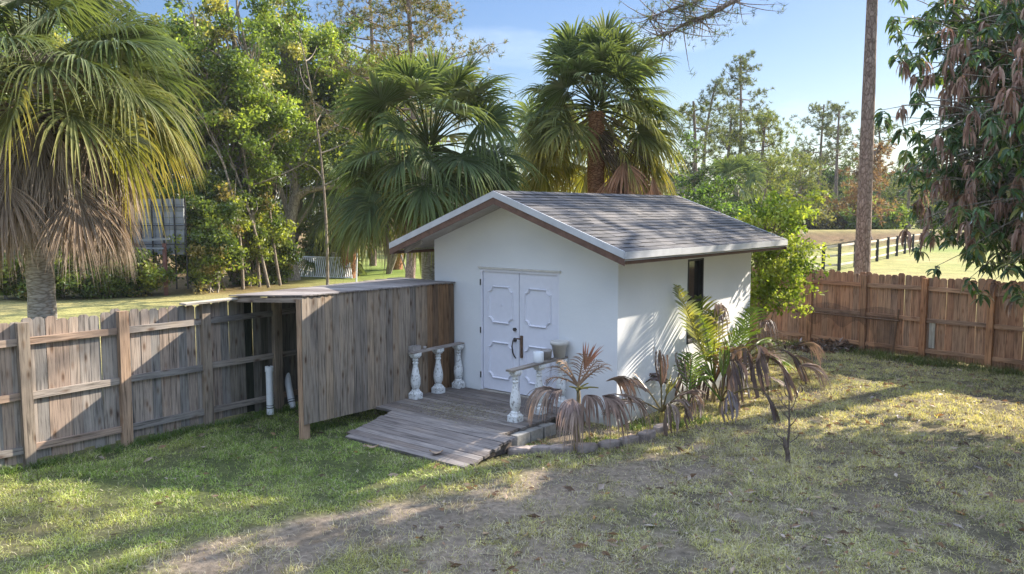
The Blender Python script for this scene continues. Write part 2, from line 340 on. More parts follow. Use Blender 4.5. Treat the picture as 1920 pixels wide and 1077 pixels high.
def barep(x, y):
    """0 grass .. 1 bare dry ground"""
    n = fbm(x*.8+5, y*.8, 4); n2 = fbm(x*2.6, y*2.6+3, 4)
    # worn way that runs from lower middle of the yard past the shed corner
    a = np.array([-3.2, 7.0]); d = np.array([5.8, 3.6]); dl = np.linalg.norm(d); d = d/dl
    q = (x-a[0])*d[0]+(y-a[1])*d[1]; e = np.abs(-(x-a[0])*d[1]+(y-a[1])*d[0])
    way = (1-sm(e, .25, 1.1))*sm(q, -.8, .6)*(1-sm(q, 6.3, 8.2))
    near = (1-sm(y-.12*x, 7.6, 9.6))*sm(x, -2.4, -.4)*(1-sm(x, 2.6, 6.))*.8
    bed = (1-sm(np.hypot((x-1.1)/1.2, (y-11.5)/.6), .6, 1.1))*.9
    m = np.maximum(np.maximum(way*.95, near), bed)
    m = m*(.6+.8*n2)+(n-.6)*1.3*sm(x, -2, 1); m = sm(m+(fbm(x*5.5, y*5.5+11, 4)-.5)*.9, .2, .85)
    return m
def gcol(x, y, r=None):
    x = np.asarray(x, float); y = np.asarray(y, float)
    dl, dr = inside(x, y); n = fbm(x*.6, y*.6+40, 4); n2 = fbm(x*3+9, y*3, 3)
    green = np.stack([.115+.06*n2, .145+.06*n2, .06+.02*n2], -1)
    dry = np.stack([.28+.09*n2, .24+.07*n2, .15+.04*n2], -1)
    dirt = np.stack([.14+.10*n2, .115+.08*n2, .092+.065*n2], -1)
    k = np.clip(.25+sm(x+(9-y)*.3, -2.5, 1.5)*.62+(n-.5)*1.5, 0, 1)[..., None]
    c = green*(1-k)+dry*k
    bp = barep(x, y)[..., None]; c = c*(1-bp)+dirt*bp
    out = np.minimum(dl, dr); o = sm(-out, 0, .5)[..., None]
    ko = np.clip((fbm(x*.15, y*.15, 4)-.25)*1.6+.55*sm(-x, -1, 3)*(1-sm(y, 36, 42)), 0, 1)[..., None]
    fld = np.stack([.15+.05*n2, .19+.05*n2, .05+.02*n2], -1)*(1-ko)+np.stack([.27+.06*n2, .23+.05*n2, .10+n2*.03], -1)*ko
    c = c*(1-o)+fld*o
    wood_ = (sm(y, 29, 34)*(1-sm(x+y*.12, -6, -3)))[..., None]
    c = c*(1-wood_)+np.array([.17, .12, .06])*wood_
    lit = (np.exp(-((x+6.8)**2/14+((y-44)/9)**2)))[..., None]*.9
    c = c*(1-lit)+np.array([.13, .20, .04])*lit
    bm = (np.exp(-((y-(69+.12*(x-20)))/2.2)**2)*sm(x, 16, 24))[..., None]*.95
    c = c*(1-bm)+np.array([.17, .11, .07])*bm
    return c
gx = np.unique(np.concatenate([np.arange(-9, 12, .09), np.arange(-40, 45, 1.), np.arange(-900, 901, 30)]))
gy = np.unique(np.concatenate([np.arange(5, 22, .09), np.arange(-30, 110, 1.), np.arange(-300, 1501, 30)]))
X, Y = np.meshgrid(gx, gy); nx, ny = len(gx), len(gy)
Vg = np.stack([X, Y, gz(X, Y)], -1).reshape(-1, 3)
ii = np.arange(ny-1)[:, None]*nx+np.arange(nx-1)[None]
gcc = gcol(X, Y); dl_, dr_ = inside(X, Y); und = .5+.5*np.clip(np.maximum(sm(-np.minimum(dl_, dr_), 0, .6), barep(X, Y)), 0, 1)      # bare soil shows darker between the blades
sf = (sm(X, -1.5, 2.5)*(.35+.65*sm(fbm(X*1.3+3, Y*1.3, 4), .35, .65))*.8*sm(np.minimum(dl_, dr_), 0, .5))[..., None]; gcc = gcc*(1-sf)+np.array([.20, .165, .13])*sf
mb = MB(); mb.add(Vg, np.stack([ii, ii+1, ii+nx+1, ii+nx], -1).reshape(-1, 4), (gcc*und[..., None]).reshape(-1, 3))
tag(build('ground', mb, M['ground'], smooth=True), kind='structure')

# ------------------------------------------------------------------ grass (nobody could count it)
def blades(P, h, wd, col, lean=.5, seed=1):
    r = np.random.RandomState(seed); n = len(P); a = r.rand(n)*2*pi; l = r.rand(n)**.7*lean
    la = r.rand(n)*2*pi; d = np.stack([np.cos(la)*l, np.sin(la)*l, np.ones(n)], -1); d /= np.linalg.norm(d, axis=1)[:, None]
    s = np.stack([np.cos(a), np.sin(a), np.zeros(n)], -1)*(wd/2)[:, None]
    p1 = P+d*(h*.55)[:, None]; d2 = d+np.stack([np.cos(la)*l, np.sin(la)*l, -.6*l], -1); p2 = p1+d2*(h*.5)[:, None]
    V = np.stack([P-s, P+s, p1+s*.8, p1-s*.8, p2], 1).reshape(-1, 3); b = np.arange(n)*5
    mb = MB(); k = np.repeat(col, 5, axis=0)
    mb.add(V, np.stack([b, b+1, b+2, b+3], -1), k); mb.n -= 0
    # tips as triangles sharing the same vertices
    mb.L.append(np.stack([b+3, b+2, b+4], -1).ravel()); mb.S.append(np.full(n, 3)); return mb
def yard_pts(n, seed, x0=-8, x1=11, y0=5, y1=20):
    r = np.random.RandomState(seed); out = []
    got = 0
    while got < n:
        k = n; y = y0*(y1/y0)**(r.rand(k)**.9); x = x0+(x1-x0)*r.rand(k); m = np.abs(x) < y*.64+.8; x = x[m]; y = y[m]
        dl, dr = inside(x, y); q = np.stack([x, y], -1)-SHC; s = q@SA; t = q@SB
        ok = (dl > .05) & (dr > .05) & ~((s > -.02) & (s < W_+.02) & (t > -.02) & (t < D_)) & ~((s > .45) & (s < 3.2) & (t > -2.0) & (t < 0)) & ~((s > .3) & (s < 2.72) & (t > -2.97) & (t <= -2.0))
        ok &= r.rand(len(x)) > barep(x, y)*.86
        ok &= r.rand(len(x)) < sm(fbm(x*3.2, y*3.2+7, 4), .3, .62)*.93+.07
        out.append(np.stack([x, y], -1)[ok]); got += ok.sum()
    return np.concatenate(out)[:n]
XY = yard_pts(330000, 11); r = np.random.RandomState(12); n = len(XY)
P = np.column_stack([XY, gz(XY[:, 0], XY[:, 1])-.004])
tall = sm(fbm(XY[:, 0]*1.4+30, XY[:, 1]*1.4, 3), .5, .75); base = gcol(XY[:, 0], XY[:, 1])
pic = r.rand(n)[:, None]
gc = base*np.array([1.15, 1.32, 1.0])*(.6+1.2*r.rand(n)[:, None]**1.5)*(.75+.5*fbm(XY[:, 0]*1.7, XY[:, 1]*1.7+60, 3))[:, None]; strw = np.array([.48, .43, .32])*(.55+.7*r.rand(n)[:, None])
fs = .16+.42*sm(XY[:, 0]+(9-XY[:, 1])*.4, -2, 2.5)
bq = barep(XY[:, 0], XY[:, 1]); fs = np.maximum(fs, bq*.8); gc = gc*np.where(XY[:, 0] > 0, .95, 1)[:, None]; gc = np.where(pic < fs[:, None], strw, gc*np.array([1.18, 1.16, .95]))*1.1
tag(build('grass', blades(P, (.025+.05*r.rand(n)**1.5)*(1+.8*tall), .0035+.003*r.rand(n)+XY[:, 1]*.0002, gc, 1.5, 5), M['grassb']), 'short patchy lawn grass, green beside the grey fence, drier towards the right', 'grass', kind='stuff')
# ------------------------------------------------------------------ fences
Z3 = np.array([0, 0, 1.])
def v3(q, z=0.): return np.array([q[0], q[1], z])
def fence_run(root, p0, d, sp, k0, k1, h, mat, nrm, pw, pt, rails, post_mat=None, colf=None, seed=1, post_top=0.02):
    rr = random.Random(seed); d3 = v3(d); n3 = v3(nrm)
    for k in range(k0, k1+1):
        q = p0+d*sp*k; mb = MB(); lean = (rr.uniform(-.012, .012), rr.uniform(-.01, .01))
        mb.board(v3(q, -.2)+n3*.0, v3(q, h+post_top+rr.uniform(-.02, .02))+v3(lean), d3*pw/2, n3*pt/2, rnd=rr.random(), col=(1.12, 1.0, .86))
        build('post', mb, post_mat or mat, root)
    for k in range(k0, k1):
        q0 = p0+d*(sp*k+pw/2); q1 = p0+d*(sp*(k+1)-pw/2)
        for z in rails:
            mb = MB(); j = rr.uniform(-.012, .012)
            mb.board(v3(q0, z+j)-n3*.018, v3(q1, z+rr.uniform(-.012, .012))-n3*.018, Z3*.044, n3*.019, rnd=rr.random())
            build('rail', mb, mat, root)
        mb = MB(); npk = 9; pitch = sp/npk
        for i in range(npk):
            u = sp*k+pitch*(i+.5); q = p0+d*u-nrm*(.018+.019+.009+rr.uniform(0, .006)); hh = h+rr.uniform(-.022, .022); c = (1, 1, 1)
            if colf: c = colf(u)
            t_ = rr.uniform(-.006, .006)
            mb.picket(v3(q, .03+rr.uniform(-.02, .02)), np.array([d[0]*t_, d[1]*t_, 1]), d3, n3, hh, pitch-rr.uniform(.0005, .005), .017, rnd=rr.random(), col=c)
        build('picket_panel', mb, mat, root)
nL = np.array([LFD[1], -LFD[0]]); nR = np.array([-RFD[1], RFD[0]])
root = thing('wooden_fence', 'weathered grey-brown picket fence running from the left up to the shed', 'fence', v3(LF0+LFD*1.2))
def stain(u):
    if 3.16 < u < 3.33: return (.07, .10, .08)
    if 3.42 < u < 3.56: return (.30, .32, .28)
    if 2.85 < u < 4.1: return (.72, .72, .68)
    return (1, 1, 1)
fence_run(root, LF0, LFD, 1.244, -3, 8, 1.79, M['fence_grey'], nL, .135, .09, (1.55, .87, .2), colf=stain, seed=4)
root = thing('wooden_fence', 'reddish-brown picket fence along the far right side of the yard', 'fence', v3(RF0))
def rc(u): return (1, 1, 1)
fence_run(root, RF0, RFD, 1.309, -2, 6, 1.76, M['fence_red'], nR, .12, .09, (1.52, .86, .2), colf=rc, seed=9, post_top=-.02)
mb = MB(); q = RF0+RFD*1.309*.86-nR*.02
mb.picket(v3(q, .27), Z3, v3(RFD), v3(nR), .62, .12, .017, rnd=.6); build('repair_board', mb, M['pale_wood'], root)['label'] = 'pale replacement board patched over a broken picket'
# loose plank on the fence top
mb = MB(); a = at(347, 567, 12.0); b = at(452, 558, 12.75)
mb.board(v3(LF0+LFD*2.12, 1.84)+v3(nL)*.03, v3(LF0+LFD*3.35, 1.86)+v3(nL)*.05, v3(nL)*.09, Z3*.014, rnd=.5)
tag(build('plank', mb, M['pale_wood'], org=v3(LF0+LFD*2.7, 1.83)), 'loose grey plank lying flat on top of the left fence', 'plank')

# ------------------------------------------------------------------ fence-board lean-to screen beside the shed
PA = np.array([-2.89, 11.36]); PB = S(3.247, -.03)[:2]; pd = PB-PA; pl = np.linalg.norm(pd); pd /= pl; pn = np.array([pd[1], -pd[0]])
root = thing('lean_to_shelter', 'open-ended lean-to of weathered fence boards between fence and white shed', 'shelter', v3(PA))
mb = MB(); rr = random.Random(3); npk = 24; pw = pl/npk
for i in range(npk):
    q = PA+pd*(pw*(i+.5)); c = (.86, .83, .80) if i < 19 else (.72, .52, .36)
    zb = .21-.10*(i/npk); zt = 2.0-.045*(i/npk)+rr.uniform(-.012, .012)
    mb.picket(v3(q+pn*rr.uniform(-.004, .004), zb), Z3, v3(pd), v3(pn), zt-zb, pw-rr.uniform(.003, .007), .018, rnd=rr.random(), col=c, ear=.022)
build('front_panel', mb, M['screen_wood'], root)
mb = MB(); mb.board(v3(PA-pn*.065+pd*.06, -.1), v3(PA-pn*.065+pd*.06, 1.96), v3(pd)*.06, v3(pn)*.045, rnd=.3, col=(1.2, 1, .8)); build('post', mb, M['fence_grey'], root)
mb = MB(); q = PB-pd*.12; mb.board(v3(q-pn*.065, -.1), v3(q-pn*.065, 1.93), v3(pd)*.045, v3(pn)*.045, rnd=.3); build('post', mb, M['fence_grey'], root)
for z in (1.9, 1.0, .4):
    mb = MB(); mb.board(v3(PA-pn*.03+pd*.02, z), v3(PB-pn*.03-pd*.02, z-.03), Z3*.04, v3(pn)*.018, rnd=.5); build('rail', mb, M['fence_grey'], root)
mb = MB(); nb = 25
for i in range(nb):
    u0 = (i+.5)/nb; f = PA+pd*pl*u0+pn*.03; k = 2.95+(6.55-2.95)*u0; bk = LF0+LFD*k*1.0-nL*.10
    dd = bk-f; ln = np.linalg.norm(dd); dd /= ln; wv = np.array([-dd[1], dd[0]])
    mb.board(v3(f, 2.015-.045*u0+rr.uniform(-.004, .004)), v3(bk+dd*rr.uniform(-.03, .05), 1.885+.05*u0), v3(wv)*(.066), Z3*.009, rnd=rr.random(), col=(1.25, 1.28, 1.35))
build('roof_panel', mb, M['deck_wood'], root)
mb = MB(); mb.board(v3(PA+pd*.02, 1.955), v3(LF0+LFD*2.98, 1.83), Z3*.035, v3(pd)*.018, rnd=.4); build('end_beam', mb, M['fence_grey'], root)
# two white pipes
def pipe(p0, p1, lab):
    p0 = np.array(p0); p1 = np.array(p1); r_ = thing('drain_pipe', lab, 'pipe', p0, 'white plastic pipes under the lean-to')
    mb = MB(); mb.tube([p0, p0*.5+p1*.5, p1], .055, 20); build('tube', mb, M['pvc'], r_, True)
    mb = MB(); d = (p1-p0)/np.linalg.norm(p1-p0); mb.tube([p1-d*.06, p1+d*.02], .064, 20); build('cap', mb, M['pvc'], r_, False)
    mb = MB(); mb.tube([p0+d*.10, p0+d*.115], .058, 20); mb.tube([p0+d*.14, p0+d*.15], .0575, 20); build('collar', mb, M['black'], r_)
    mb = MB(); mb.tube([p1+d*.02, p1+d*.05], .012, 8); build('valve', mb, M['iron'], r_)
pb = G(507, 777); pipe(pb, pb+np.array([0, 0, .74]), 'upright white plastic pipe standing on grass by the lean-to post')
pb = G(549, 766); pipe(pb, at(534, 684, pb[1]+.25), 'tilted white plastic pipe inside the lean-to entrance')

# ------------------------------------------------------------------ shed
SLOPE = tan(.3512); HR = 3.466; OVE, OVF, OVB = .47, .6, .548
def roofz(s): return HR-SLOPE*abs(s-W_/2)
root = thing('garden_shed', 'small white stucco shed with grey shingle gable roof and double doors', 'shed', S(0, 0, 0))
mb = MB(); TT = .11      # roof build-up below the shingle surface
dz = lambda s: roofz(s)-TT
s0, s1, zs, zt = 1.057, 2.652, .197, 2.227
def quadw(mb, pts): mb.add(pts, [tuple(range(len(pts)))])
th_ = .15
# front wall with the door opening
def front(t):
    Vv = [S(0, t, -.1), S(s0, t, -.1), S(s0, t, zt), S(s0, t, dz(s0)), S(0, t, dz(0)), S(s1, t, -.1), S(W_, t, -.1), S(W_, t, dz(W_)), S(s1, t, dz(s1)), S(s1, t, zt), S(W_/2, t, dz(W_/2)), S(s0, t, zs), S(s1, t, zs)]
    return Vv
mb.add(front(0), [(0, 4, 3, 2, 11, 1), (2, 3, 10, 8, 9), (12, 9, 8, 7, 6, 5), (1, 11, 12, 5)])
mb.add([S(s0, 0, zs), S(s0, 0, zt), S(s1, 0, zt), S(s1, 0, zs), S(s0, .15, zs), S(s0, .15, zt), S(s1, .15, zt), S(s1, .15, zs)], [(0, 1, 5, 4), (1, 2, 6, 5), (2, 3, 7, 6), (3, 0, 4, 7)])
# side wall with the window opening
t0, t1, wz0, wz1 = 2.18, 2.753, .95, 2.37
tp = dz(0)
mb.add([S(0, 0, -.1), S(0, 0, tp), S(0, t0, tp), S(0, t0, wz1), S(0, t0, wz0), S(0, t0, -.1), S(0, t1, -.1), S(0, t1, wz0), S(0, t1, wz1), S(0, t1, tp), S(0, D_, tp), S(0, D_, -.1)],
       [(0, 5, 4, 3, 2, 1), (5, 6, 7, 4), (3, 8, 9, 2), (6, 11, 10, 9, 8, 7)])
mb.add([S(0, t0, wz0), S(0, t0, wz1), S(0, t1, wz1), S(0, t1, wz0), S(.14, t0, wz0), S(.14, t0, wz1), S(.14, t1, wz1), S(.14, t1, wz0)], [(0, 1, 5, 4), (1, 2, 6, 5), (2, 3, 7, 6), (3, 0, 4, 7)])
mb.add([S(W_, 0, -.1), S(W_, 0, tp), S(W_, D_, tp), S(W_, D_, -.1)], [(0, 1, 2, 3)])
mb.add([S(0, D_, -.1), S(0, D_, tp), S(W_/2, D_, dz(W_/2)), S(W_, D_, tp), S(W_, D_, -.1)], [(0, 1, 2, 3, 4)])
build('wall', mb, M['stucco'], root)
# roof: deck, then shingle courses
mb = MB()
for sg in (-1, 1):
    e = W_/2+sg*(W_/2+OVE); ze = roofz(e)
    P4 = [S(W_/2, -OVF+.02, HR-.012), S(e-sg*.02, -OVF+.02, ze-.012), S(e-sg*.02, D_+OVB-.02, ze-.012), S(W_/2, D_+OVB-.02, HR-.012)]
    V = P4+[p-np.array([0, 0, TT-.02]) for p in P4]
    mb.add(V, [(0, 1, 2, 3), (7, 6, 5, 4), (1, 5, 6, 2), (0, 4, 5, 1), (3, 2, 6, 7)])
build('soffit', mb, M['soffit'], root)
mb = MB(); rr = random.Random(21); LS = sqrt(1+SLOPE**2)*(W_/2+OVE); nc = 19; ex = LS/nc
for sg in (-1, 1):
    dn = np.append(SA*sg, 0.)*1.0; dn = np.array([SA[0]*sg, SA[1]*sg, -SLOPE]); dn /= np.linalg.norm(dn)
    al = v3(SB); up = np.cross(al, dn); up = up if up[2] > 0 else -up
    for c_ in range(nc):
        u = -OVF
        while u < D_+OVB-.001:
            l = min(rr.choice([.14, .17, .2, .26, .33]), D_+OVB-u)
            if D_+OVB-u-l < .05: l = D_+OVB-u
            a0 = S(W_/2, u+l/2, HR)+dn*(c_*ex-.02 if c_ else 0.); a1 = S(W_/2, u+l/2, HR)+dn*((c_+1)*ex-rr.choice([0, 0, .006]))
            o0 = up*.002; o1 = up*(.011+rr.choice([0, .005]))
            V = [a0-al*l/2+o0, a0+al*l/2+o0, a1+al*l/2+o1, a1-al*l/2+o1, a1+al*l/2, a1-al*l/2, a0-al*l/2, a0+al*l/2]
            mb.add(V, [(0, 1, 2, 3), (3, 2, 4, 5), (0, 3, 5, 6), (1, 7, 4, 2)], rnd=rr.random()); u += l
u = -OVF
while u < D_+OVB:
    l = min(.3, D_+OVB-u)
    for sg in (-1, 1):
        dn = np.array([SA[0]*sg, SA[1]*sg, -SLOPE]); dn /= np.linalg.norm(dn)
        a = S(W_/2, u, HR+.022); b = S(W_/2, u+l, HR+.016)
        mb.add([a, b, b+dn*.14, a+dn*.14], [(0, 1, 2, 3)], rnd=rr.random())
    u += l
build('roof', mb, M['shingle'], root)
# rake boards (white) with brown trim under, front and back; eave gutters boards
for tt, sgn in ((-OVF, -1), (D_+OVB, 1)):
    mbw = MB(); mbb = MB()
    for sg in (-1, 1):
        e = W_/2+sg*(W_/2+OVE); ze = roofz(e); a = S(W_/2, tt, HR+.014); b = S(e, tt, ze+.014); out = v3(SB)*sgn*.022
        mbw.prism([a, b, b-Z3*.10, a-Z3*.10], out)
        mbb.prism([a-Z3*.102, b-Z3*.102, b-Z3*.20, a-Z3*.20], out*.6)
    build('rake_board', mbw, M['fascia'], root); build('rake_trim', mbb, M['brown_trim'], root)
for sg in (-1, 1):
    e = W_/2+sg*(W_/2+OVE); ze = roofz(e); mb = MB(); wv = v3(SA)*sg
    for u0, u1, dzz in ((-OVF, 1.02, 0.), (1.025, 3.6, -.004), (3.605, D_+OVB, 0.)):
        a = S(e, u0, ze+.008+dzz); b = S(e, u1, ze+.008+dzz); mb.prism([a, b, b-Z3*.10, a-Z3*.10], wv*.018)
        mb.prism([a-Z3*.12+wv*.0, b-Z3*.12, b-Z3*.12-wv*.05, a-Z3*.12-wv*.05], -Z3*.008)
    build('fascia', mb, M['fascia'], root)
    mb = MB(); a = S(e, -OVF+.01, ze-.122); b = S(e, D_+OVB-.01, ze-.122)
    mb.prism([a-wv*.06, b-wv*.06, b-Z3*.05-wv*.06, a-Z3*.05-wv*.06], wv*.03); build('eave_trim', mb, M['brown_trim'], root)
# rafter tails under the left eave
for u in (-.3, .7, 1.9):
    mb = MB(); e = W_+OVE-.05; mb.board(S(W_, u, dz(W_)-.03), S(e, u, roofz(e)-TT-.04), v3(SB)*.02, Z3*.045, rnd=.5); build('rafter', mb, M['pale_wood'], root)
# double door
fr = MB(); f_ = -v3(SB)
for a, b in (((s0-.0, zs), (s0-.0, zt)), ((s1, zs), (s1, zt))):
    sgn = -1 if a[0] == s1 else 1
    fr.board(S(a[0]+sgn*.018, .05, a[1]), S(b[0]+sgn*.018, .05, b[1]), v3(SA)*.018, f_*.055, rnd=.5)
fr.board(S(s0+.036, .05, zt-.02), S(s1-.036, .05, zt-.02), Z3*.02, f_*.055, rnd=.5)
build('door_frame', fr, M['door_paint'], root)
mb = MB(); mb.board(S(s0-.04, -.015, zt+.018), S(s1+.04, -.015, zt+.018), Z3*.014, f_*.016, rnd=.5, col=(1.0, 1., 1.)); build('door_lintel', mb, M['cream_pot'], root)
mb = MB(); mb.board(S(s0, .06, zs-.012), S(s1, .06, zs-.012), Z3*.02, f_*.085, rnd=.5); build('threshold', mb, M['pale_wood'], root)
def ringpath(c, w, h, ind):
    x, y = w/2, h/2; k = ind
    pts = [(-x+k, -y), (x-k, -y)]
    def corner(sx, sy, first):      # notched, concave corner
        arc = []
        for i in range(5):
            a = i/4*pi/2; arc.append((sx*(x-.012)-sx*(k-.012)*cos(a)*1.0, sy*(y-.012)-sy*(k-.012)*sin(a)*1.0))
        return arc if first else arc[::-1]
    P = [(-x+k, -y), (x-k, -y)]+[(x-k, -y+.014)]+[(x-(k-.0)*cos(a), -y+k*sin(a)) for a in (pi*.15, pi*.3, pi*.4)]+[(x-.014, -y+k), (x, -y+k)]
    Q = P[:]
    Q += [(px, -py) for px, py in P[2:][::-1]]+[(x-k, y)]
    R_ = Q[:]; half = [(px, py) for px, py in Q[1:]]
    full = half+[(-px, -py) for px, py in half]
    return [(c[0]+a, c[1]+b) for a, b in full]
def ringmesh(mb, pts, depth, wdt, thick):
    P = np.array(pts); c = P.mean(0); n = len(P)
    # inset towards the centre
    I = c+(P-c)*(1-wdt*2/np.array([P[:, 0].max()-P[:, 0].min(), P[:, 1].max()-P[:, 1].min()]))
    mid = (P+I)/2
    V = [S(p[0], depth, p[1]) for p in P]+[S(p[0], depth-thick, p[1]) for p in mid]+[S(p[0], depth, p[1]) for p in I]
    Fq = [(i, (i+1) % n, (i+1) % n+n, i+n) for i in range(n)]+[(i+n, (i+1) % n+n, (i+1) % n+2*n, i+2*n) for i in range(n)]
    mb.add(V, Fq)
smid = (s0+s1)/2; dd_ = .022
for k, (a, b) in enumerate(((smid+.006, s1-.044), (s0+.044, smid-.006))):
    leaf = MB(); leaf.board(S(a, dd_+.02, (zs+zt)/2), S(b, dd_+.02, (zs+zt)/2), Z3*((zt-zs)/2-.012-.012), f_*.02, rnd=.5)
    dr = build('door', leaf, M['door_paint'], root)
    for zc in (zt-.58, zt-1.50):
        r1 = MB(); ringmesh(r1, ringpath(((a+b)/2, zc), .53, .62, .085), dd_-.0005, .032, .03)
        build('panel_moulding', r1, M['door_paint'], dr)
    if k == 0:
        mb = MB(); cs = a+.075; mb.tube([S(cs, dd_-.001, 1.27), S(cs, dd_-.035, 1.27)], .028, 14); build('deadbolt', mb, M['iron'], dr, True)
        mb = MB(); mb.tube([S(cs, dd_-.001, 1.10), S(cs, dd_-.02, 1.10)], .034, 14)
        mb.tube([S(cs, dd_-.02, 1.11), S(cs, dd_-.06, 1.09), S(cs+.01, dd_-.075, 1.0), S(cs+.005, dd_-.06, .9), S(cs, dd_-.03, .84), S(cs-.015, dd_-.01, .80)], [.014, .014, .013, .012, .011, .009], 10)
        build('handle', mb, M['iron'], dr, True)
        mb = MB(); mb.lathe([(0, 0), (.03, .0), (.0, .0)], (0, 0, 0), 8) if False else mb.tube([S((a+b)/2, dd_-.001, zt-.58), S((a+b)/2, dd_-.012, zt-.58)], .025, 12); build('rosette', mb, M['door_paint'], dr)
    else:
        mb = MB(); cs = b-.05; mb.board(S(cs, dd_-.012, .82), S(cs, dd_-.012, 1.18), v3(SA)*.022, f_*.012, rnd=.4); mb.tube([S(cs+.01, dd_-.04, 1.13), S(cs+.07, dd_-.05, 1.13)], .012, 8); mb.board(S(cs-.01, dd_-.03, .86), S(cs-.01, dd_-.03, 1.0), v3(SA)*.012, f_*.012, rnd=.4)
        build('latch', mb, M['rust'], dr)
for z in (.45, 1.2, 2.0):
    mb = MB(); mb.tube([S(s1+.0, -.012, z-.05), S(s1+.0, -.012, z+.05)], .011, 8); build('hinge', mb, M['iron'], root)
# window
fr = MB(); n3 = -v3(SA)
for (ta, za), (tb, zb) in (((t0, wz0), (t0, wz1)), ((t1, wz0), (t1, wz1))):
    sg = 1 if ta == t0 else -1
    fr.board(S(.03, ta+sg*.017, za), S(.03, tb+sg*.017, zb), v3(SB)*.017, n3*.04, rnd=.5)
for z in (wz0+.017, (wz0+wz1)/2, wz1-.017): fr.board(S(.03, t0+.034, z), S(.03, t1-.034, z), Z3*.017, n3*.035, rnd=.5)
wf = build('window', fr, M['black'], root)
mb = MB(); mb.add([S(.07, t0+.01, wz0+.01), S(.07, t1-.01, wz0+.01), S(.07, t1-.01, wz1-.01), S(.07, t0+.01, wz1-.01)], [(0, 1, 2, 3)]); build('pane', mb, M['glass'], wf)
mb = MB(); mb.prism([S(.15, t0-.3, wz0-.2), S(.15, t1+.3, wz0-.2), S(.15, t1+.3, wz1+.1), S(.15, t0-.3, wz1+.1)], v3(SA)*.03); build('blind', mb, M['black'], wf)

# ------------------------------------------------------------------ deck and ramp
root = thing('wooden_deck', 'grey weathered plank deck with a ramp sloping down to the grass', 'deck', S(1.9, -1.2, 0))
def Sd(s, t, z): return S(s, -t, z)
rr = random.Random(8)
mb = MB(); t_ = .02; 
while t_ < 1.94:
    wd = min(.138, 1.95-t_); z = .19+rr.uniform(-.004, .004)
    mb.board(Sd(3.19, t_+wd/2, z-.019), Sd(.62-rr.uniform(0, .05), t_+wd/2, z-.019), v3(SB)*(wd/2-.004), Z3*.019, rnd=rr.random()); t_ += wd
build('platform', mb, M['deck_wood'], root)
mb = MB(); n_ = 9; Lr = .99; 
for i in range(n_):
    ta = 1.955+Lr*i/n_; tb = 1.955+Lr*(i+1)/n_-.009; za = .188-.17*(i/n_)**1.15; zb = .188-.17*((i+1)/n_)**1.15
    sl_, sr_ = 2.70+rr.uniform(-.03, .02), .36-.02*i/n_+rr.uniform(-.03, .03)
    if i == n_-1: sl_ = 2.62
    tm = (ta+tb)/2; dv = (Sd(0, tb, zb)-Sd(0, ta, za))/2; nv = np.cross(dv, v3(SA)); nv /= np.linalg.norm(nv); nv *= .017
    mb.board(Sd(sl_, tm, (za+zb)/2-.01), Sd(sr_, tm+rr.uniform(-.01, .01), (za+zb)/2-.01), dv, nv, rnd=rr.random(), col=(1.1, 1.1, 1.12))
build('ramp', mb, M['deck_wood'], root)
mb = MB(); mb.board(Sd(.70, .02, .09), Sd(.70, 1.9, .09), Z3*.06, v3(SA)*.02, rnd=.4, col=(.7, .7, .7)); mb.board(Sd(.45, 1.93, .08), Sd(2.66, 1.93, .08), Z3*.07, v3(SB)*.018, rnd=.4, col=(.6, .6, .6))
build('joist', mb, M['deck_wood'], root)
mb = MB()
for i in range(6):
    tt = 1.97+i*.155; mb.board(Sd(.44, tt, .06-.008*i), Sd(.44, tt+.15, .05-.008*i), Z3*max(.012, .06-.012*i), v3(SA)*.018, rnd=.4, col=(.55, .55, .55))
build('stringer', mb, M['deck_wood'], root)
for i, (s_, t_) in enumerate(((.56, 1.62), (.56, 1.32), (.55, 1.02))):
    c = Sd(s_, t_, 0); mb = MB(); k = [.14, .13, .13][i]
    mb.board(Sd(s_-.09, t_, .06), Sd(s_+.07, t_, .06), v3(SB)*k, Z3*.085, rnd=.5)
    tag(build('concrete_block', mb, M['concrete'], org=c), ['square concrete block nearest the ramp under the deck edge', 'middle concrete block in the row under the deck edge', 'concrete block under the deck edge nearest the shed wall'][i], 'block', 'concrete blocks under the deck')

# balusters with handrails
def sqr(mb, c, half, z0, z1, ch=.25, top=None):
    """eight-cornered block, square with cut corners, aligned with the shed"""
    a = v3(SA); b = v3(SB); pts = []
    for sx, sy in ((1, 1), (-1, 1), (-1, -1), (1, -1)):
        k = half*(1-ch); o = ((half, k), (k, half)) if sx*sy > 0 else ((k, half), (half, k))
        for u, v in o: pts.append((sx*u, sy*v))
    n = 8; tp_ = 1. if top is None else top
    V = [c+a*u+b*v+Z3*z0 for u, v in pts]+[c+a*u*tp_+b*v*tp_+Z3*z1 for u, v in pts]
    mb.add(V, [tuple(range(n))[::-1], tuple(range(n, 2*n))]+[(i, (i+1) % n, (i+1) % n+n, i+n) for i in range(n)])
def baluster(root, c):
    mb = MB(); c = np.array(c)
    sqr(mb, c, .088, 0, .085, .18); sqr(mb, c, .084, .085, .115, .3, .8)
    mb.lathe([(.066, .11), (.07, .125), (.066, .14), (.05, .15), (.055, .165), (.066, .19), (.077, .23), (.08, .28), (.077, .33), (.066, .39), (.053, .45), (.042, .51), (.037, .55), (.043, .56), (.05, .57), (.044, .582), (.037, .59), (.037, .60), (.044, .612), (.048, .62), (.042, .632), (.04, .645), (.05, .66)], c, 20)
    sqr(mb, c, .055, .655, .69, .25, 1.35); sqr(mb, c, .078, .69, .735, .2)
    return build('baluster', mb, M['weathered_white'], root)
r1 = thing('baluster_railing', 'white baluster railing beside the lean-to boards, left side of the deck', 'railing', Sd(3.05, .65, .19), 'deck railings')
for t_ in (.12, .62, 1.15): baluster(r1, Sd(3.06-.02*t_, t_, .19))
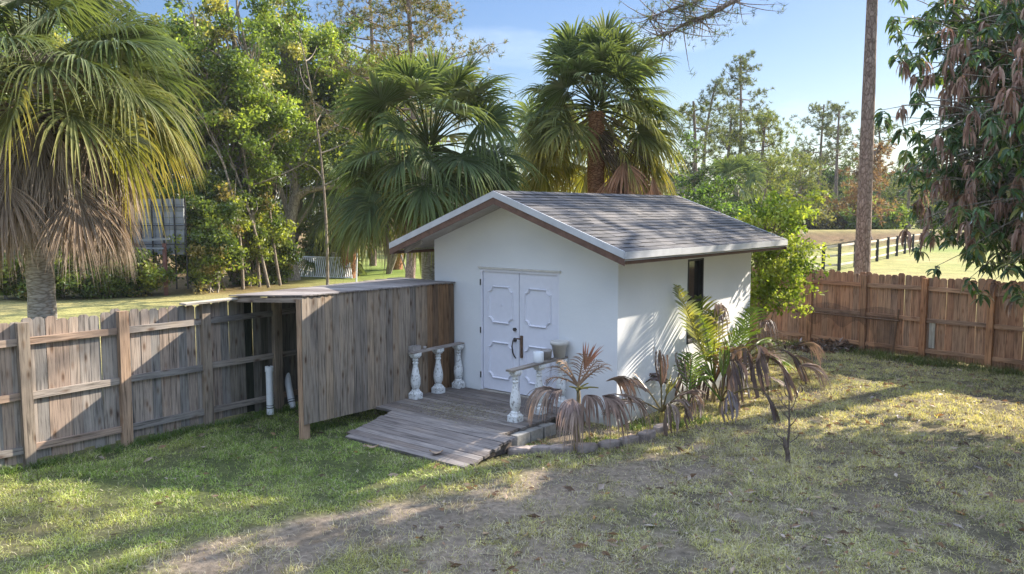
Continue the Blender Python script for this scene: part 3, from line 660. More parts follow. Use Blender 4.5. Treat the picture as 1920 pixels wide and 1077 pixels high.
mb = MB(); mb.board(Sd(3.07, -.0+.02, .94), Sd(3.03, 1.26, .935), v3(SA)*.06, Z3*.014, rnd=.8, col=(1.5, 1.5, 1.5)); build('handrail', mb, M['deck_wood'], r1)
r2 = thing('baluster_railing', 'white baluster railing with pots on its handrail, by the dried fan palm', 'railing', Sd(.9, .65, .19), 'deck railings')
for t_ in (.12, .70, 1.28): baluster(r2, Sd(.93-.03*t_, t_, .19))
mb = MB(); mb.board(Sd(.93, .02, .94), Sd(.89, 1.42, .935), v3(SA)*.065, Z3*.014, rnd=.5, col=(1.3, 1.3, 1.25)); build('handrail', mb, M['deck_wood'], r2)
# pots and things on the handrails
def pot(name, lab, c, prof, mat, cat='pot', soil=None):
    c = np.array(c); r_ = thing(name, lab, cat, c); mb = MB(); mb.lathe(prof, c, 28); build('vessel', mb, mat, r_, True)
    if soil: mb = MB(); mb.lathe([(0, soil[1]), (soil[0], soil[1])], c, 20); build('soil', mb, M['soil'], r_)
pot('flower_pot', 'large cream flower pot on the railing next to the shed wall', Sd(.93, .16, .954), [(0, 0), (.085, 0), (.12, .19), (.14, .195), (.142, .25), (.13, .252), (.112, .2), (.11, .19)], M['cream_pot'], soil=(.111, .2))
pot('ceramic_pot', 'small white textured cylindrical pot on the railing beside a grey pot', Sd(.92, .70, .954), [(0, 0), (.072, 0), (.078, .01), (.078, .15), (.074, .155), (.068, .15), (.066, .02)], M['white_paint'], soil=(.067, .12))
pot('flower_pot', 'squat grey-brown pot on the railing between the two white pots', Sd(.97, .44, .954), [(0, 0), (.07, 0), (.085, .12), (.09, .125), (.09, .15), (.08, .15), (.075, .12)], M['clay_grey'], soil=(.075, .1))
r_ = thing('concrete_block', 'small hollow grey block standing on the left railing end', 'block', Sd(3.08, 1.13, .953))
mb = MB()
for a in (-.075, 0, .075): mb.board(Sd(3.08, 1.12+a, .953), Sd(3.08, 1.12+a, 1.03), v3(SA)*.055, v3(SB)*.012, rnd=.5)
for a in (-.045, .045): mb.board(Sd(3.08+a, 1.12-.063, .99), Sd(3.08+a, 1.12-.012, .99), v3(SA)*.009, Z3*.036, rnd=.5); mb.board(Sd(3.08+a, 1.12+.012, .99), Sd(3.08+a, 1.12+.063, .99), v3(SA)*.009, Z3*.036, rnd=.5)
build('shell', mb, M['clay_grey'], r_)
pot('tin_cup', 'tiny grey cup on the left railing beside the hollow block', Sd(3.04, .93, .953), [(0, 0), (.025, 0), (.03, .05), (.027, .05), (.024, .01)], M['clay_grey'], 'cup')

# ------------------------------------------------------------------ stone edging
pts = [(975, 848), (1012, 846), (1052, 845), (1100, 843), (1142, 836), (1178, 829), (1212, 819), (1240, 806)]
labs = ['flat edging stone beside the ramp', 'edging stone second from the ramp', 'edging stone just left of the dried palm stem', 'edging stone in front of the dried palm stem', 'edging stone just right of the dried palm stem', 'darker edging stone third from the palm cluster', 'edging stone under the shed corner, second from its right end', 'rightmost edging stone, by the low palm sprout']
for i, (px, py) in enumerate(pts):
    c = G(px, py); nxt = G(*pts[min(i+1, 7)]); prv = G(*pts[max(i-1, 0)]); d = nxt-prv; d /= np.linalg.norm(d); p = np.array([-d[1], d[0], 0])
    mb = MB(); r = np.random.RandomState(40+i); nseg = 12; a_ = np.arange(nseg)*2*pi/nseg; rx = .15+.02*r.rand(); ry = .075+.015*r.rand()
    rad = (np.abs(np.cos(a_))**4+np.abs(np.sin(a_))**4)**(-.25)*(1+.13*(r.rand(nseg)-.5))
    rings = []
    for kk, zz in ((1.02, -.03), (1.03, .03), (.98, .05+.015*r.rand()), (.82, .065)): rings.append([c+d*rx*kk*rad[j]*cos(a_[j])+p*ry*kk*rad[j]*sin(a_[j])+Z3*(zz+.01*r.rand()) for j in range(nseg)])
    V = np.array(rings).reshape(-1, 3); fs = [(k*nseg+j, k*nseg+(j+1) % nseg, (k+1)*nseg+(j+1) % nseg, (k+1)*nseg+j) for k in range(3) for j in range(nseg)]+[tuple(range(3*nseg, 4*nseg))]
    mb.add(V, fs); tag(build('edging_stone', mb, M['stone'], org=c), labs[i], 'stone', 'stones edging the planting bed')

# ------------------------------------------------------------------ leaves, branches, crowns
def unit(v): v = np.asarray(v, float); return v/(np.linalg.norm(v, axis=-1, keepdims=True)+1e-9)
def leaves(mb, C, size, col, r, asp=.5, droop=0., flat=0.):
    """one folded diamond leaf at every point of C"""
    n = len(C); d = r.randn(n, 3); d[:, 2] = d[:, 2]*(1-flat)-droop; d = unit(d); q = unit(np.cross(d, r.randn(n, 3))); nn = np.cross(d, q)
    L_ = (np.asarray(size)*(.7+.6*r.rand(n)))[:, None]; Wd = L_*asp*.5
    V = np.stack([C-d*L_*.5, C+q*Wd+nn*Wd*.25, C+d*L_*.5, C-q*Wd+nn*Wd*.25], 1).reshape(-1, 3); b = np.arange(n)*4
    mb.add(V, np.stack([b, b+1, b+2, b+3], -1), np.repeat(col, 4, axis=0))
def curve(p0, p1, bend, n=7, r=None):
    p0 = np.asarray(p0, float); p1 = np.asarray(p1, float); t = np.linspace(0, 1, n)[:, None]
    P = p0*(1-t)+p1*t+np.asarray(bend, float)*(4*t*(1-t))
    if r is not None: P[1:-1] += r.randn(n-2, 3)*np.linalg.norm(p1-p0)*.025
    return P
def mixcol(r, n, pal, wts, v=.25):
    pal = np.array(pal); k = r.choice(len(pal), n, p=np.array(wts)/sum(wts)); return pal[k]*(1-v+2*v*r.rand(n))[:, None]

# ---- fan palms
def fanleaf(mb, hub, d, up, R, nseg, spread, droop, col_in, col_tip, r, wd=.05, fold=.45, costa=.3):
    """costapalmate blade: nseg folded strips radiating from a short drooping costa"""
    d = unit(d); s = unit(np.cross(d, up)); u = unit(np.cross(s, d)); K = 7
    ph = np.linspace(-spread, spread, nseg)+r.randn(nseg)*.02; cs = np.cos(ph*.5)
    t = np.linspace(0, 1, K)
    Lr = R*(.72+.28*np.cos(ph*.55))*(1-.10*r.rand(nseg))*np.where(r.rand(nseg) < .1, .5+.4*r.rand(nseg), 1.)
    k0 = (np.cos(ph)*.5+.5)*costa*R
    base = hub+d*k0[:, None]+np.array([0, 0, -1])*(droop*.35*k0**2/R)[:, None]
    dirs = d[None]*np.cos(ph)[:, None]+s[None]*np.sin(ph)[:, None]+u[None]*(.18*np.abs(np.sin(ph)))[:, None]
    dr = droop*(.75+.5*r.rand(nseg)); tt = t[None, :, None]
    P = base[:, None]+dirs[:, None]*Lr[:, None, None]*(tt-.16*dr[:, None, None]*tt**3)+np.array([0, 0, -1.])*(Lr*dr)[:, None, None]*(.12*tt**2+.62*tt**3.2)
    P += r.randn(nseg, 1, 3)*.055*R*tt**2
    T = np.gradient(P, axis=1); side = unit(np.cross(T, u+0*T)); nrm = unit(np.cross(side, T))
    prof = np.array([.25, .6, .9, 1., .75, .4, .05])[:K]*wd/2*(R/1.)
    A = P-side*prof[None, :, None]+nrm*prof[None, :, None]*fold; B = P; C = P+side*prof[None, :, None]+nrm*prof[None, :, None]*fold
    V = np.stack([A, B, C], 2)      # nseg,K,3,3
    ci = np.asarray(col_in, float); ct = np.asarray(col_tip, float); mixf = sm(t, .35, 1.)[None, :, None]*(.6+.8*r.rand(nseg)[:, None, None])
    cc = ci*(1-np.clip(mixf, 0, 1))+ct*np.clip(mixf, 0, 1); cc = cc*(.8+.4*r.rand(nseg)[:, None, None]); cc = np.repeat(cc[:, :, None], 3, axis=2)
    idx = np.arange(nseg)[:, None, None]*(K*3)+np.arange(K-1)[None, :, None]*3+np.arange(2)[None, None, :]
    mb.add(V.reshape(-1, 3), np.stack([idx, idx+1, idx+4, idx+3], -1).reshape(-1, 4), cc.reshape(-1, 3))
GR = (.085, .12, .052); GR2 = (.125, .16, .06); YG = (.17, .18, .045); YL = (.34, .28, .09); DB = (.34, .26, .19); DG = (.46, .40, .33)
def petiole(mb, p0, az, el, Lp, sag, col, r=.014):
    t = np.linspace(0, 1, 6); d = np.array([cos(az)*cos(el), sin(az)*cos(el), sin(el)])
    P = p0+d*Lp*t[:, None]+np.array([0, 0, -1])*(sag*Lp*t**2)[:, None]
    mb.tube(P, np.linspace(r*1.6, r*.7, 6), 5, col=col, cap=False); T = unit(P[-1]-P[-2]); return P[-1], T
def fan_palm(name, lab, base, heart, seed, nf=42, Lp=1.15, R=1.05, nseg=40, dead=22, oldf=.35, trunk_r=.19, tm='palm_bark', skirt=(1.1, 1.0), elmin=-50, yellow=1., group=None, upb=1.0, wd=.055, stalks=0, drp=(.25, .7), daz=None, gap=None, dz0=.3, dspread=(.5, .5), dR=1., del_=(-8, -50), dcol=1.):
    r = np.random.RandomState(seed); base = np.asarray(base, float); heart = np.asarray(heart, float)
    root = thing(name, lab, 'palm', base, group)
    n = 22; t = np.linspace(0, 1, n); P = base*(1-t[:, None])+(heart-Z3*.1)*t[:, None]; P[0, 2] -= .2
    rr_ = trunk_r*(1.08-.18*t+.25*np.exp(-t*9)); rr_[1::2] *= 1.03
    mb = MB(); mb.tube(P, rr_, 18, jit=.06); build('trunk', mb, M[tm], root, True)
    cr_ = MB(); pe = MB()
    for i in range(nf):
        f = (i+.5)/nf; az = i*2.39996+r.rand()*.3; el = radians(82-(82-elmin)*f**.85+r.randn()*7)
        lp = Lp*(.85+.3*r.rand())*(.75+.4*f if f < .5 else 1.); lp *= upb if el > .6 else 1.
        old = max(0, (f-(1-oldf))/oldf) if oldf > 0 else 0
        if gap is not None and el < .35 and abs((az-gap+pi) % (2*pi)-pi) < .5: continue
        hub, T = petiole(pe, heart+np.array([cos(az), sin(az), 0])*.08+Z3*(.25-.5*f), az, el, lp, .12+.45*f, (.10, .12, .04) if old < .6 else (.3, .24, .12))
        ci = np.array(GR)*(1-old)+np.array(YG)*old*yellow+(np.array(GR2)*(1-yellow)*old); ct = np.array(GR2)*1.3*(1-old)+np.array(YL)*old*yellow+np.array(YG)*.5*(1-yellow)*old
        upv = np.array([0, 0, 1.]) if abs(T[2]) < .93 else np.array([-cos(az), -sin(az), .3])
        fanleaf(cr_, hub, T+np.array([cos(az), sin(az), 0])*.25*r.rand(), upv+r.randn(3)*.45, R*(.8+.35*r.rand()), nseg, 2.0, drp[0]+drp[1]*f+.25*r.rand(), ci, ct, r, wd=wd)
    build('petioles', pe, M['frond'], root, True); build('crown', cr_, M['frond'], root)
    if dead:
        dm = MB(); dp = MB()
        for i in range(dead):
            az = i*2.39996+r.rand()*.5 if daz is None else daz[0]+daz[1]*(r.rand()*2-1); el = radians(del_[0]+del_[1]*r.rand()); k_ = r.rand(); c = (np.array(DB)*(1-k_)+np.array(DG)*k_)*np.array(dcol)*(.7+.4*r.rand())
            z0 = heart-Z3*(dz0+skirt[1]*.55*r.rand()); lp = skirt[0]*(.55+.6*r.rand())
            hub, T = petiole(dp, z0, az, el, lp, .3, (.2, .15, .1)); T = unit(T*np.array([.5, .5, 1])-Z3*.9+r.randn(3)*.18)
            fanleaf(dm, hub, T, unit(np.array([cos(az), sin(az), .2])+r.randn(3)*.35), R*dR*(.8+.35*r.rand()), nseg-14, dspread[0]+dspread[1]*r.rand(), .5, c, c*1.15, r, wd=wd*.7, fold=.9)
        build('dead_fronds', dm, M['dead'], root); build('dead_petioles', dp, M['dead'], root, True)
    if stalks:
        sm_ = MB()      # dried flower stalks
        for i in range(stalks):
            az = r.rand()*6.28 if i > 2 else -1.0+.25*i; p0 = heart+Z3*.1; d = np.array([cos(az)*.8, sin(az)*.8, .2]); P0 = p0; P1 = p0+d*1.3; P2 = P1+d*.5-Z3*.7; pp = curve(P0, P2, Z3*.3, 7); sm_.tube(pp, np.linspace(.015, .006, 7), 5)
            for j in range(90):
                u = .35+.65*r.rand(); q = pp[int(u*6)]; e = unit(r.randn(3)-Z3*1.1)*(.15+.3*r.rand()); qq = curve(q, q+e, r.randn(3)*.05, 4); sm_.tube(qq, np.linspace(.004, .0015, 4), 3, cap=False)
        build('flower_stalks', sm_, M['branch'], root)
    return root
fan_palm('cabbage_palm', 'large fan palm with yellowing fronds and grey dead skirt behind left fence', (-7.1, 12.5, 0), (-7.1, 12.5, 5.15), 3, nf=64, Lp=1.25, R=1.12, nseg=54, dead=150, oldf=.45, trunk_r=.185, skirt=(1.05, .6), elmin=6, dR=.84, del_=(24, -58), yellow=1., upb=1.15, wd=.036, stalks=7, drp=(.3, .55), dz0=.5)
fan_palm('cabbage_palm', 'green fan palm standing just behind the left side of the shed', (-1.75, 17.8, 0), (-1.75, 17.8, 4.5), 108, nf=64, Lp=1.1, R=.98, nseg=44, dead=6, oldf=.25, yellow=.45, elmin=-26, skirt=(.8, .8), upb=1.4, drp=(.15, .6))
fan_palm('cabbage_palm', 'tallest fan palm with orange-brown trunk rising behind the shed roof', (2.0, 20., 0), (2.0, 20., 5.6), 121, nf=88, Lp=1.05, R=.95, nseg=42, dead=60, oldf=.6, gap=-1.62, trunk_r=.21, tm='palm_bark_red', elmin=-26, skirt=(1.45, 1.0), yellow=1.2, upb=1.25, drp=(.15, .6), daz=(-.1, 1.25), dz0=.5, dR=.85, del_=(-5, -35), dcol=(1., .68, .5))

# ---- broadleaf trees
def broad_tree(name, lab, base, top, crown, seed, nl=9000, ls=.1, pal=None, wts=None, tr=.12, nb=26, group=None, lean=(0, 0), cat='tree', bcol=(1, 1, 1), clump=.55, stems=1, branch_from=.25, asp=.55, mat='leaf', twig=3, smear=1.):
    """crown: (centre, radii); leaves sit in clumps at the ends of limbs that grow from the trunk"""
    r = np.random.RandomState(seed); base = np.asarray(base, float); root = thing(name, lab, cat, base, group)
    cc, cr_ = np.array(crown[0], float), np.array(crown[1], float); tm = MB(); paths = []
    for k in range(stems):
        b0 = base+np.array([r.randn()*.15*(stems > 1), r.randn()*.15*(stems > 1), -.1]); tp = np.array(top)+np.array([r.randn(), r.randn(), r.randn()*.5])*(.5 if stems > 1 else .15)*cr_[0]*.5
        P = curve(b0, tp, (r.randn()*.25+lean[0], r.randn()*.25+lean[1], 0), 10, r); tm.tube(P, np.linspace(tr, tr*.3, 10), 8, col=bcol, jit=.15); paths.append(P)
    cl = []; bm = MB()
    for i in range(nb):
        P = paths[i % stems]; d = unit(r.randn(3)); rad = (r.rand()**.45); e = cc+d*cr_*rad
        k = int(np.clip((branch_from+(1-branch_from)*r.rand())*9, 1, 9)); q = P[k]
        br = curve(q, e, (0, 0, (r.rand()-.3)*.25*np.linalg.norm(e-q)), 6, r); bm.tube(br, np.linspace(tr*.35, tr*.07, 6), 5, col=bcol, cap=False)
        for j in range(twig):
            e2 = e+unit(r.randn(3))*clump*(.8+r.rand()); bm.tube(curve(br[3+j % 2], e2, r.randn(3)*.1, 4), np.linspace(tr*.12, tr*.04, 4), 4, col=bcol, cap=False); cl.append(e2)
        cl.append(e)
    cl = np.array(cl); build('trunk', tm, M['branch'], root, True); build('limbs', bm, M['branch'], root, True)
    k = r.choice(len(cl), nl, p=(lambda w_: w_/w_.sum())(.2+r.rand(len(cl)))); off = unit(r.randn(nl, 3))*(r.rand(nl)**.6)[:, None]*clump*np.array([1.1, 1.1, .8])
    pal = pal or [(.10, .15, .03), (.16, .21, .04), (.06, .10, .03), (.24, .24, .06)]; wts = wts or [4, 3, 3, 1]
    cb = mixcol(r, len(cl), pal, wts, .15)[k]; c = cb*(.7+.6*r.rand(nl))[:, None]
    lm = MB(); leaves(lm, cl[k]+off, ls, c, r, asp, .3); build('crown', lm, M[mat], root); return root

# the wood on the left
kinds = ['leafy woodland tree']
ww = [  # px, Y, height, radius, crown base, label
    (20, 36, 11, 2.8, 3, 'green woodland tree seen behind the left palm crown'),
    (150, 39, 12.5, 2.6, 3, 'tall woodland tree between the left palm and the pale panelled rack'),
    (365, 34.5, 12.5, 2.3, 1.6, 'yellow-green woodland tree at the right edge of the left palm'),
    (455, 35.5, 13, 2.4, 1.2, 'tall bright green woodland tree standing over a thicket'),
    (560, 42, 13.5, 2.4, 3.4, 'airy pale-leaved woodland tree above the bent trunk'),
    (640, 43, 12.5, 2.3, 3.6, 'sparse woodland tree left of the centre palm'),
    (720, 42, 11.5, 2.4, 3.8, 'thin-leaved woodland tree behind the centre palm'),
    (300, 43, 13.5, 3.0, 2, 'dark woodland tree at the back of the wood'),
    (510, 45, 14, 3.0, 2, 'darker tall tree at the back of the wood behind the airy one'),
]
for i, (px, Y_, h, rad, cb, lab) in enumerate(ww):
    x = (px-960)/F*Y_; dark = i >= 7
    broad_tree('woodland_tree', lab, (x, Y_, 0), (x+.3, Y_, h*.9), ((x, Y_, (h+cb)/2), (rad, rad*.9, (h-cb)/2)), 60+i, nl=26000 if not dark else 16000, ls=.18 if not dark else .24,
               pal=[(.16, .225, .05), (.24, .31, .065), (.10, .15, .04), (.32, .31, .10)] if not dark else [(.08, .11, .03), (.12, .15, .04)], wts=[4, 3, 2.5, 1] if not dark else [1, 1], tr=.13, nb=64, group='trees of the wood', bcol=(.8, .78, .75), stems=2+i % 2, branch_from=.1, clump=.5, twig=3)
# thicket under them
for i, (px, py_, h, rad, lab) in enumerate([(20, 560, 1.5, 1.9, 'low green bush at the far left edge of the wood'), (110, 557, 1.4, 1.8, 'low bush behind the left palm trunk'), (180, 556, 1.7, 1.6, 'low bush just right of the left palm trunk'), (262, 553, 1.35, 1.6, 'low bush in front of the red-posted rack'), (392, 548, 3.2, 1.0, 'bush just right of the pale rack'), (400, 543, 4.6, 1.5, 'tall bush under the bright green woodland trees'), (468, 536, 5.0, 1.5, 'largest bush, a leafy thicket left of the bent trunk'), (497, 531, 2.4, 1.0, 'bush left of the white grid panel, at the foot of the bent trunk'), (612, 512, 2.6, 1.2, 'small bush behind the white grid panel')]):
    p = G(px, py_); broad_tree('bush', lab, p, p+Z3*h*.7, (p+Z3*h*.55, (rad, rad*.7, h*.52)), 90+i, nl=int(5000+2200*h), ls=.15, tr=.04, nb=int(24+5*h), group='bushes along the wood', stems=3, cat='bush', clump=.38, branch_from=.1,
        pal=[(.13, .18, .04), (.22, .26, .05), (.07, .11, .03), (.26, .22, .08)])
# bent tree with the horizontal limb
p = G(548, 524); root = thing('bent_tree', 'grey bent tree trunk with one thick limb reaching right in the wood', 'tree', p)
Yb = p[1]; k_ = [at(548, 530, Yb), at(541, 480, Yb), at(540, 440, Yb), at(548, 395, Yb), at(556, 365, Yb), at(566, 355, Yb)]
mb = MB(); mb.tube(k_, [.42, .34, .30, .27, .22, .18], 12, jit=.12); build('trunk', mb, M['branch'], root, True)
mb = MB(); mb.tube([at(553, 372, Yb), at(575, 357, Yb), at(600, 353, Yb), at(632, 350, Yb), at(665, 352, Yb+1)], [.2, .16, .13, .10, .05], 8); mb.tube([at(556, 368, Yb), at(552, 320, Yb), at(585, 270, Yb), at(640, 230, Yb), at(690, 190, Yb)], [.17, .1, .07, .05, .03], 7)
mb.tube([at(545, 420, Yb), at(520, 330, Yb), at(470, 250, Yb), at(420, 180, Yb-1)], [.12, .09, .06, .03], 7); mb.tube([at(541, 450, Yb), at(560, 420, Yb), at(585, 380, Yb), at(600, 320, Yb)], [.1, .07, .05, .02], 7)
build('limbs', mb, M['branch'], root, True)
r = np.random.RandomState(5); C = np.concatenate([q+r.randn(900, 3)*np.array([.9, .6, .5]) for q in (at(690, 190, Yb), at(420, 180, Yb-1), at(600, 320, Yb), at(585, 270, Yb))]); mb = MB(); leaves(mb, C, .16, mixcol(r, len(C), [(.13, .17, .04), (.2, .23, .05)], [1, 1]), r); build('crown', mb, M['leaf'], root)
# bare grey stems leaning through the wood: dead saplings
for i, (a, b) in enumerate([((455, 520), (372, 200)), ((420, 470), (345, 330)), ((500, 400), (395, 215)), ((480, 300), (400, 60)), ((610, 330), (560, 60)), ((525, 520), (512, 180)), ((440, 540), (352, 250))]):
    Yd = 33.5+i*.35; q0 = at(a[0], a[1], Yd); q1 = at(b[0], b[1], Yd); q0 = np.array([q0[0], q0[1], 0.]); r = np.random.RandomState(70+i)
    root = thing('dead_sapling', ['pale bare stem leaning left past the bright bush', 'short bare stem at the palm edge', 'bare forked stem crossing the middle of the wood', 'long bare stem high in the bright trees', 'bare stem beside the airy tree', 'upright bare stem left of the bent trunk', 'lowest bare stem leaning over the bushes'][i], 'dead tree', q0, 'bare stems in the wood')
    mb = MB(); P = curve(q0, q1, (.5*r.randn(), 0, .3), 9); mb.tube(P, np.linspace(.07, .02, 9), 6, col=(.75, .72, .7))
    for j in range(6):
        k = 3+j % 5; e = P[k]+np.array([r.randn()*1.1, r.randn()*.5, .6+r.rand()*1.2]); mb.tube(curve(P[k], e, r.randn(3)*.15, 5), np.linspace(.035, .008, 5), 4, cap=False)
    build('stem', mb, M['branch'], root, True)
# more distant palms with booted trunks
def booted(base, h, seed, root, tr=.3):
    mb = MB(); r = np.random.RandomState(seed); base = np.asarray(base, float)
    for z in np.arange(.1, h, .13):
        m_ = 9
        for j in range(m_):
            a = 2*pi*(j+.5*(int(z/.13) % 2))/m_; o = np.array([cos(a), sin(a), 0]); s_ = np.array([-sin(a), cos(a), 0]); q = base+o*tr*.75+Z3*z
            tip = q+o*(.16+.06*r.rand())+Z3*(.22+.1*r.rand()); w2 = .09
            mb.add([q-s_*w2, q+s_*w2, tip+s_*.035, tip-s_*.035, q-s_*w2-Z3*.1+o*.04, q+s_*w2-Z3*.1+o*.04], [(0, 1, 2, 3), (4, 5, 1, 0), (3, 2, 5, 4)], (.9+.5*r.rand(),)*3)
    build('leaf_bases', mb, M['palm_bark_red'], root)
pp = G(655, 520); rt = fan_palm('cabbage_palm', 'distant palm with criss-cross booted trunk behind the white grid panel', pp, pp+Z3*4.6, 31, nf=26, Lp=1.2, R=1.2, nseg=26, dead=4, tm='palm_bark_red', trunk_r=.27, yellow=.3, wd=.08); booted(pp, 4., 3, rt, .3)
pp = G(742, 505); rt = fan_palm('cabbage_palm', 'distant palm with shaggy booted trunk left of the shed eave', pp, pp+Z3*4.6, 33, nf=26, Lp=1.3, R=1.3, nseg=26, dead=16, tm='palm_bark_red', trunk_r=.3, yellow=.3, wd=.08); booted(pp, 2.4, 5, rt, .36)
pp = G(628, 515); fan_palm('cabbage_palm', 'young fan palm with low bright fronds left of the booted trunk', pp, pp+Z3*1.2, 35, nf=20, Lp=.9, R=1.0, nseg=22, dead=0, trunk_r=.16, yellow=.2, elmin=-20, wd=.08)
pp = at(1380, 345, 52); fan_palm('cabbage_palm', 'distant rounded fan palm right of the shaggy skirt above the roof', (pp[0], 52, 0), pp, 37, nf=34, Lp=1.0, R=1.3, nseg=24, dead=8, yellow=.1, wd=.08, skirt=(.9, 1.2), elmin=-70)
pp = at(1025, 250, 29); fan_palm('cabbage_palm', 'fan palm with brown skirt half hidden between the two taller palms', (pp[0], 29, 0), (pp[0], 29, 5.2), 39, nf=30, Lp=1.1, R=1.2, nseg=28, dead=16, yellow=.7, wd=.06, skirt=(1., 1.3), dcol=(.8, .58, .46))

# ---- pines
def needles(mb, C, r, L_, col, per=9, wd=.006):
    n = len(C); Ck = np.repeat(C, per, axis=0); d = unit(r.randn(n*per, 3)+np.array([0, 0, .35])); q = unit(np.cross(d, r.randn(n*per, 3)))*wd
    Ll = (L_*(.7+.5*r.rand(n*per)))[:, None]; V = np.stack([Ck-q, Ck+q, Ck+d*Ll], 1).reshape(-1, 3); b = np.arange(n*per)*3
    mb.add(V, np.stack([b, b+1, b+2], -1), np.repeat(np.repeat(col, per, axis=0), 3, axis=0))
def pine(name, lab, base, h, seed, crown0=.45, rad=2.6, nb=16, tufts=34, tr=.2, nl=.22, wd=.012, pal=((.06, .085, .035), (.10, .12, .04)), group=None, spread=.7, limb_extra=None, tm='pine_bark', top=.92, bend=.3):
    r = np.random.RandomState(seed); base = np.asarray(base, float); root = thing(name, lab, 'tree', base, group)
    P = curve(base-Z3*.2, base+Z3*h, (r.randn()*bend, r.randn()*bend, 0), 14, None); mb = MB(); mb.tube(P, tr*(1.06-.75*np.linspace(0, 1, 14)), 16, jit=.05); build('trunk', mb, M[tm], root, True)
    bm = MB(); C = []
    for i in range(nb):
        f = crown0+(1-crown0)*(i+r.rand())/nb; q = P[min(12, int(f*13))]+(P[min(13, int(f*13)+1)]-P[min(12, int(f*13))])*(f*13-int(f*13)); az = i*2.4+r.rand()*.8
        ln = rad*(1.05-.75*((f-crown0)/(1-crown0))**1.6)*(.6+.6*r.rand()); e = q+np.array([cos(az)*ln, sin(az)*ln, ln*(.1+.4*r.rand())])
        br = curve(q, e, (0, 0, -.12*ln), 7, r); bm.tube(br, np.linspace(tr*.28, tr*.06, 7), 5, cap=False)
        for j in range(tufts):
            u = .45+.55*r.rand()**.6; q2 = br[min(6, int(u*6+.5))]; e2 = q2+r.randn(3)*np.array([.42, .42, .2])*spread*(1+.3*ln/rad)
            if j % 3 == 0: bm.tube(curve(q2, e2, (0, 0, -.04), 3), [tr*.05, tr*.035, tr*.02], 3, cap=False)
            C.append(e2)
    if limb_extra:
        for pl_, rad_, tf in limb_extra:
            pl_ = np.array(pl_); bm.tube(pl_, rad_, 8, jit=.1); m_ = len(pl_)
            for j in range(tf):
                k = int(m_*.35+r.rand()*(m_*.65-1)); q2 = pl_[k]+(pl_[k+1]-pl_[k])*r.rand() if k+1 < m_ else pl_[-1]; e2 = q2+r.randn(3)*np.array([.55, .4, .32]); bm.tube(curve(q2, e2, (0, 0, -.05), 4), [.018, .012, .009, .004], 4, cap=False); C.append(e2)
    C = np.array(C); build('limbs', bm, M[tm], root, True); cm = MB()
    C2 = np.repeat(C, 3, axis=0)+r.randn(len(C)*3, 3)*.10*spread
    needles(cm, C2, r, nl, mixcol(r, len(C2), pal, [1]*len(pal), .25), 9, wd); build('crown', cm, M['leaf'], root); return root
Yp = 23.
lx = [at(1615, -40, Yp), at(1500, -60, Yp-.5), at(1420, -30, Yp-.8), at(1375, 2, Yp-1), at(1330, 28, Yp-1.1), at(1290, 42, Yp-1.2), at(1255, 62, Yp-1.2), at(1225, 72, Yp-1.2)]
lx2 = [at(1420, -30, Yp-.8), at(1360, -20, Yp-1), at(1300, 5, Yp-1.2), at(1250, 20, Yp-1.3), at(1215, 35, Yp-1.3)]
bb = at(1615, 560, Yp); bb[2] = 0
root = pine('pine_tree', 'tall bare pine trunk rising out of view behind the right fence', bb, 17, 51, crown0=.72, rad=3.2, nb=12, tufts=20, tr=.215, limb_extra=[(lx, [.12, .1, .085, .07, .055, .04, .025, .012], 90), (lx2, [.06, .05, .035, .02, .01], 60)], nl=.16, wd=.006, bend=.05, spread=.8)
# unseen neighbours whose crowns shade the yard
pine('pine_tree', 'tall pine standing outside the yard beyond the right fence', (15.0, 20.1, 0), 16.5, 52, crown0=.55, rad=3.6, nb=15, tufts=26, tr=.36, wd=.02, nl=.22)
pine('pine_tree', 'broad pine further out beyond the right fence', (17.5, 25.2, 0), 16, 53, crown0=.5, rad=3.4, nb=16, tufts=26, tr=.22, wd=.02, nl=.22)
# far pines
for i, (px, Y_, ytop, c0, rad, nb, lab, pal) in enumerate([
    (1342, 78, 158, .55, 2.2, 9, 'slim distant pine leftmost of the far row with small flat crown', 0), (1388, 82, 108, .45, 3.4, 22, 'tallest distant pine with open layered crown', 0),
    (1436, 70, 220, .35, 3.2, 24, 'distant pine with dense rounded crown right of the tallest one', 1), (1372, 70, 215, .5, 1.8, 9, 'thin distant pine in front of the tallest one', 0),
    (1545, 95, 196, .5, 3.4, 15, 'distant sparse pine left of the big bare trunk', 0), (1574, 92, 198, .5, 3.0, 13, 'distant sparse pine next to the big bare trunk', 0),
    (1648, 90, 236, .45, 3.4, 14, 'distant pine just right of the big bare trunk', 0), (1648, 70, 275, .3, 2.2, 16, 'reddish dying pine right of the big bare trunk', 2), (1500, 80, 290, .3, 3., 18, 'mid-height distant pine above the berm', 1),
    (1715, 85, 300, .3, 3., 14, 'distant pine glimpsed left of the mango tree', 1), (1440, 64, 300, .2, 2.6, 18, 'low spreading pine behind the leafy tree', 1), (1300, 60, 190, .5, 2.2, 8, 'distant pine close to the tallest palm', 0)]):
    tp = at(px, ytop, Y_); pals = [((.07, .09, .045), (.11, .13, .055)), ((.10, .135, .045), (.17, .19, .06)), ((.17, .10, .07), (.20, .13, .09))][pal]
    pine('pine_tree', lab, (tp[0], Y_, 0), tp[2], 200+i, crown0=c0, rad=rad, nb=nb, tufts=15, tr=.24, nl=.36, wd=.03, pal=pals, group='pines beyond the field', spread=1.1, bend=.5)
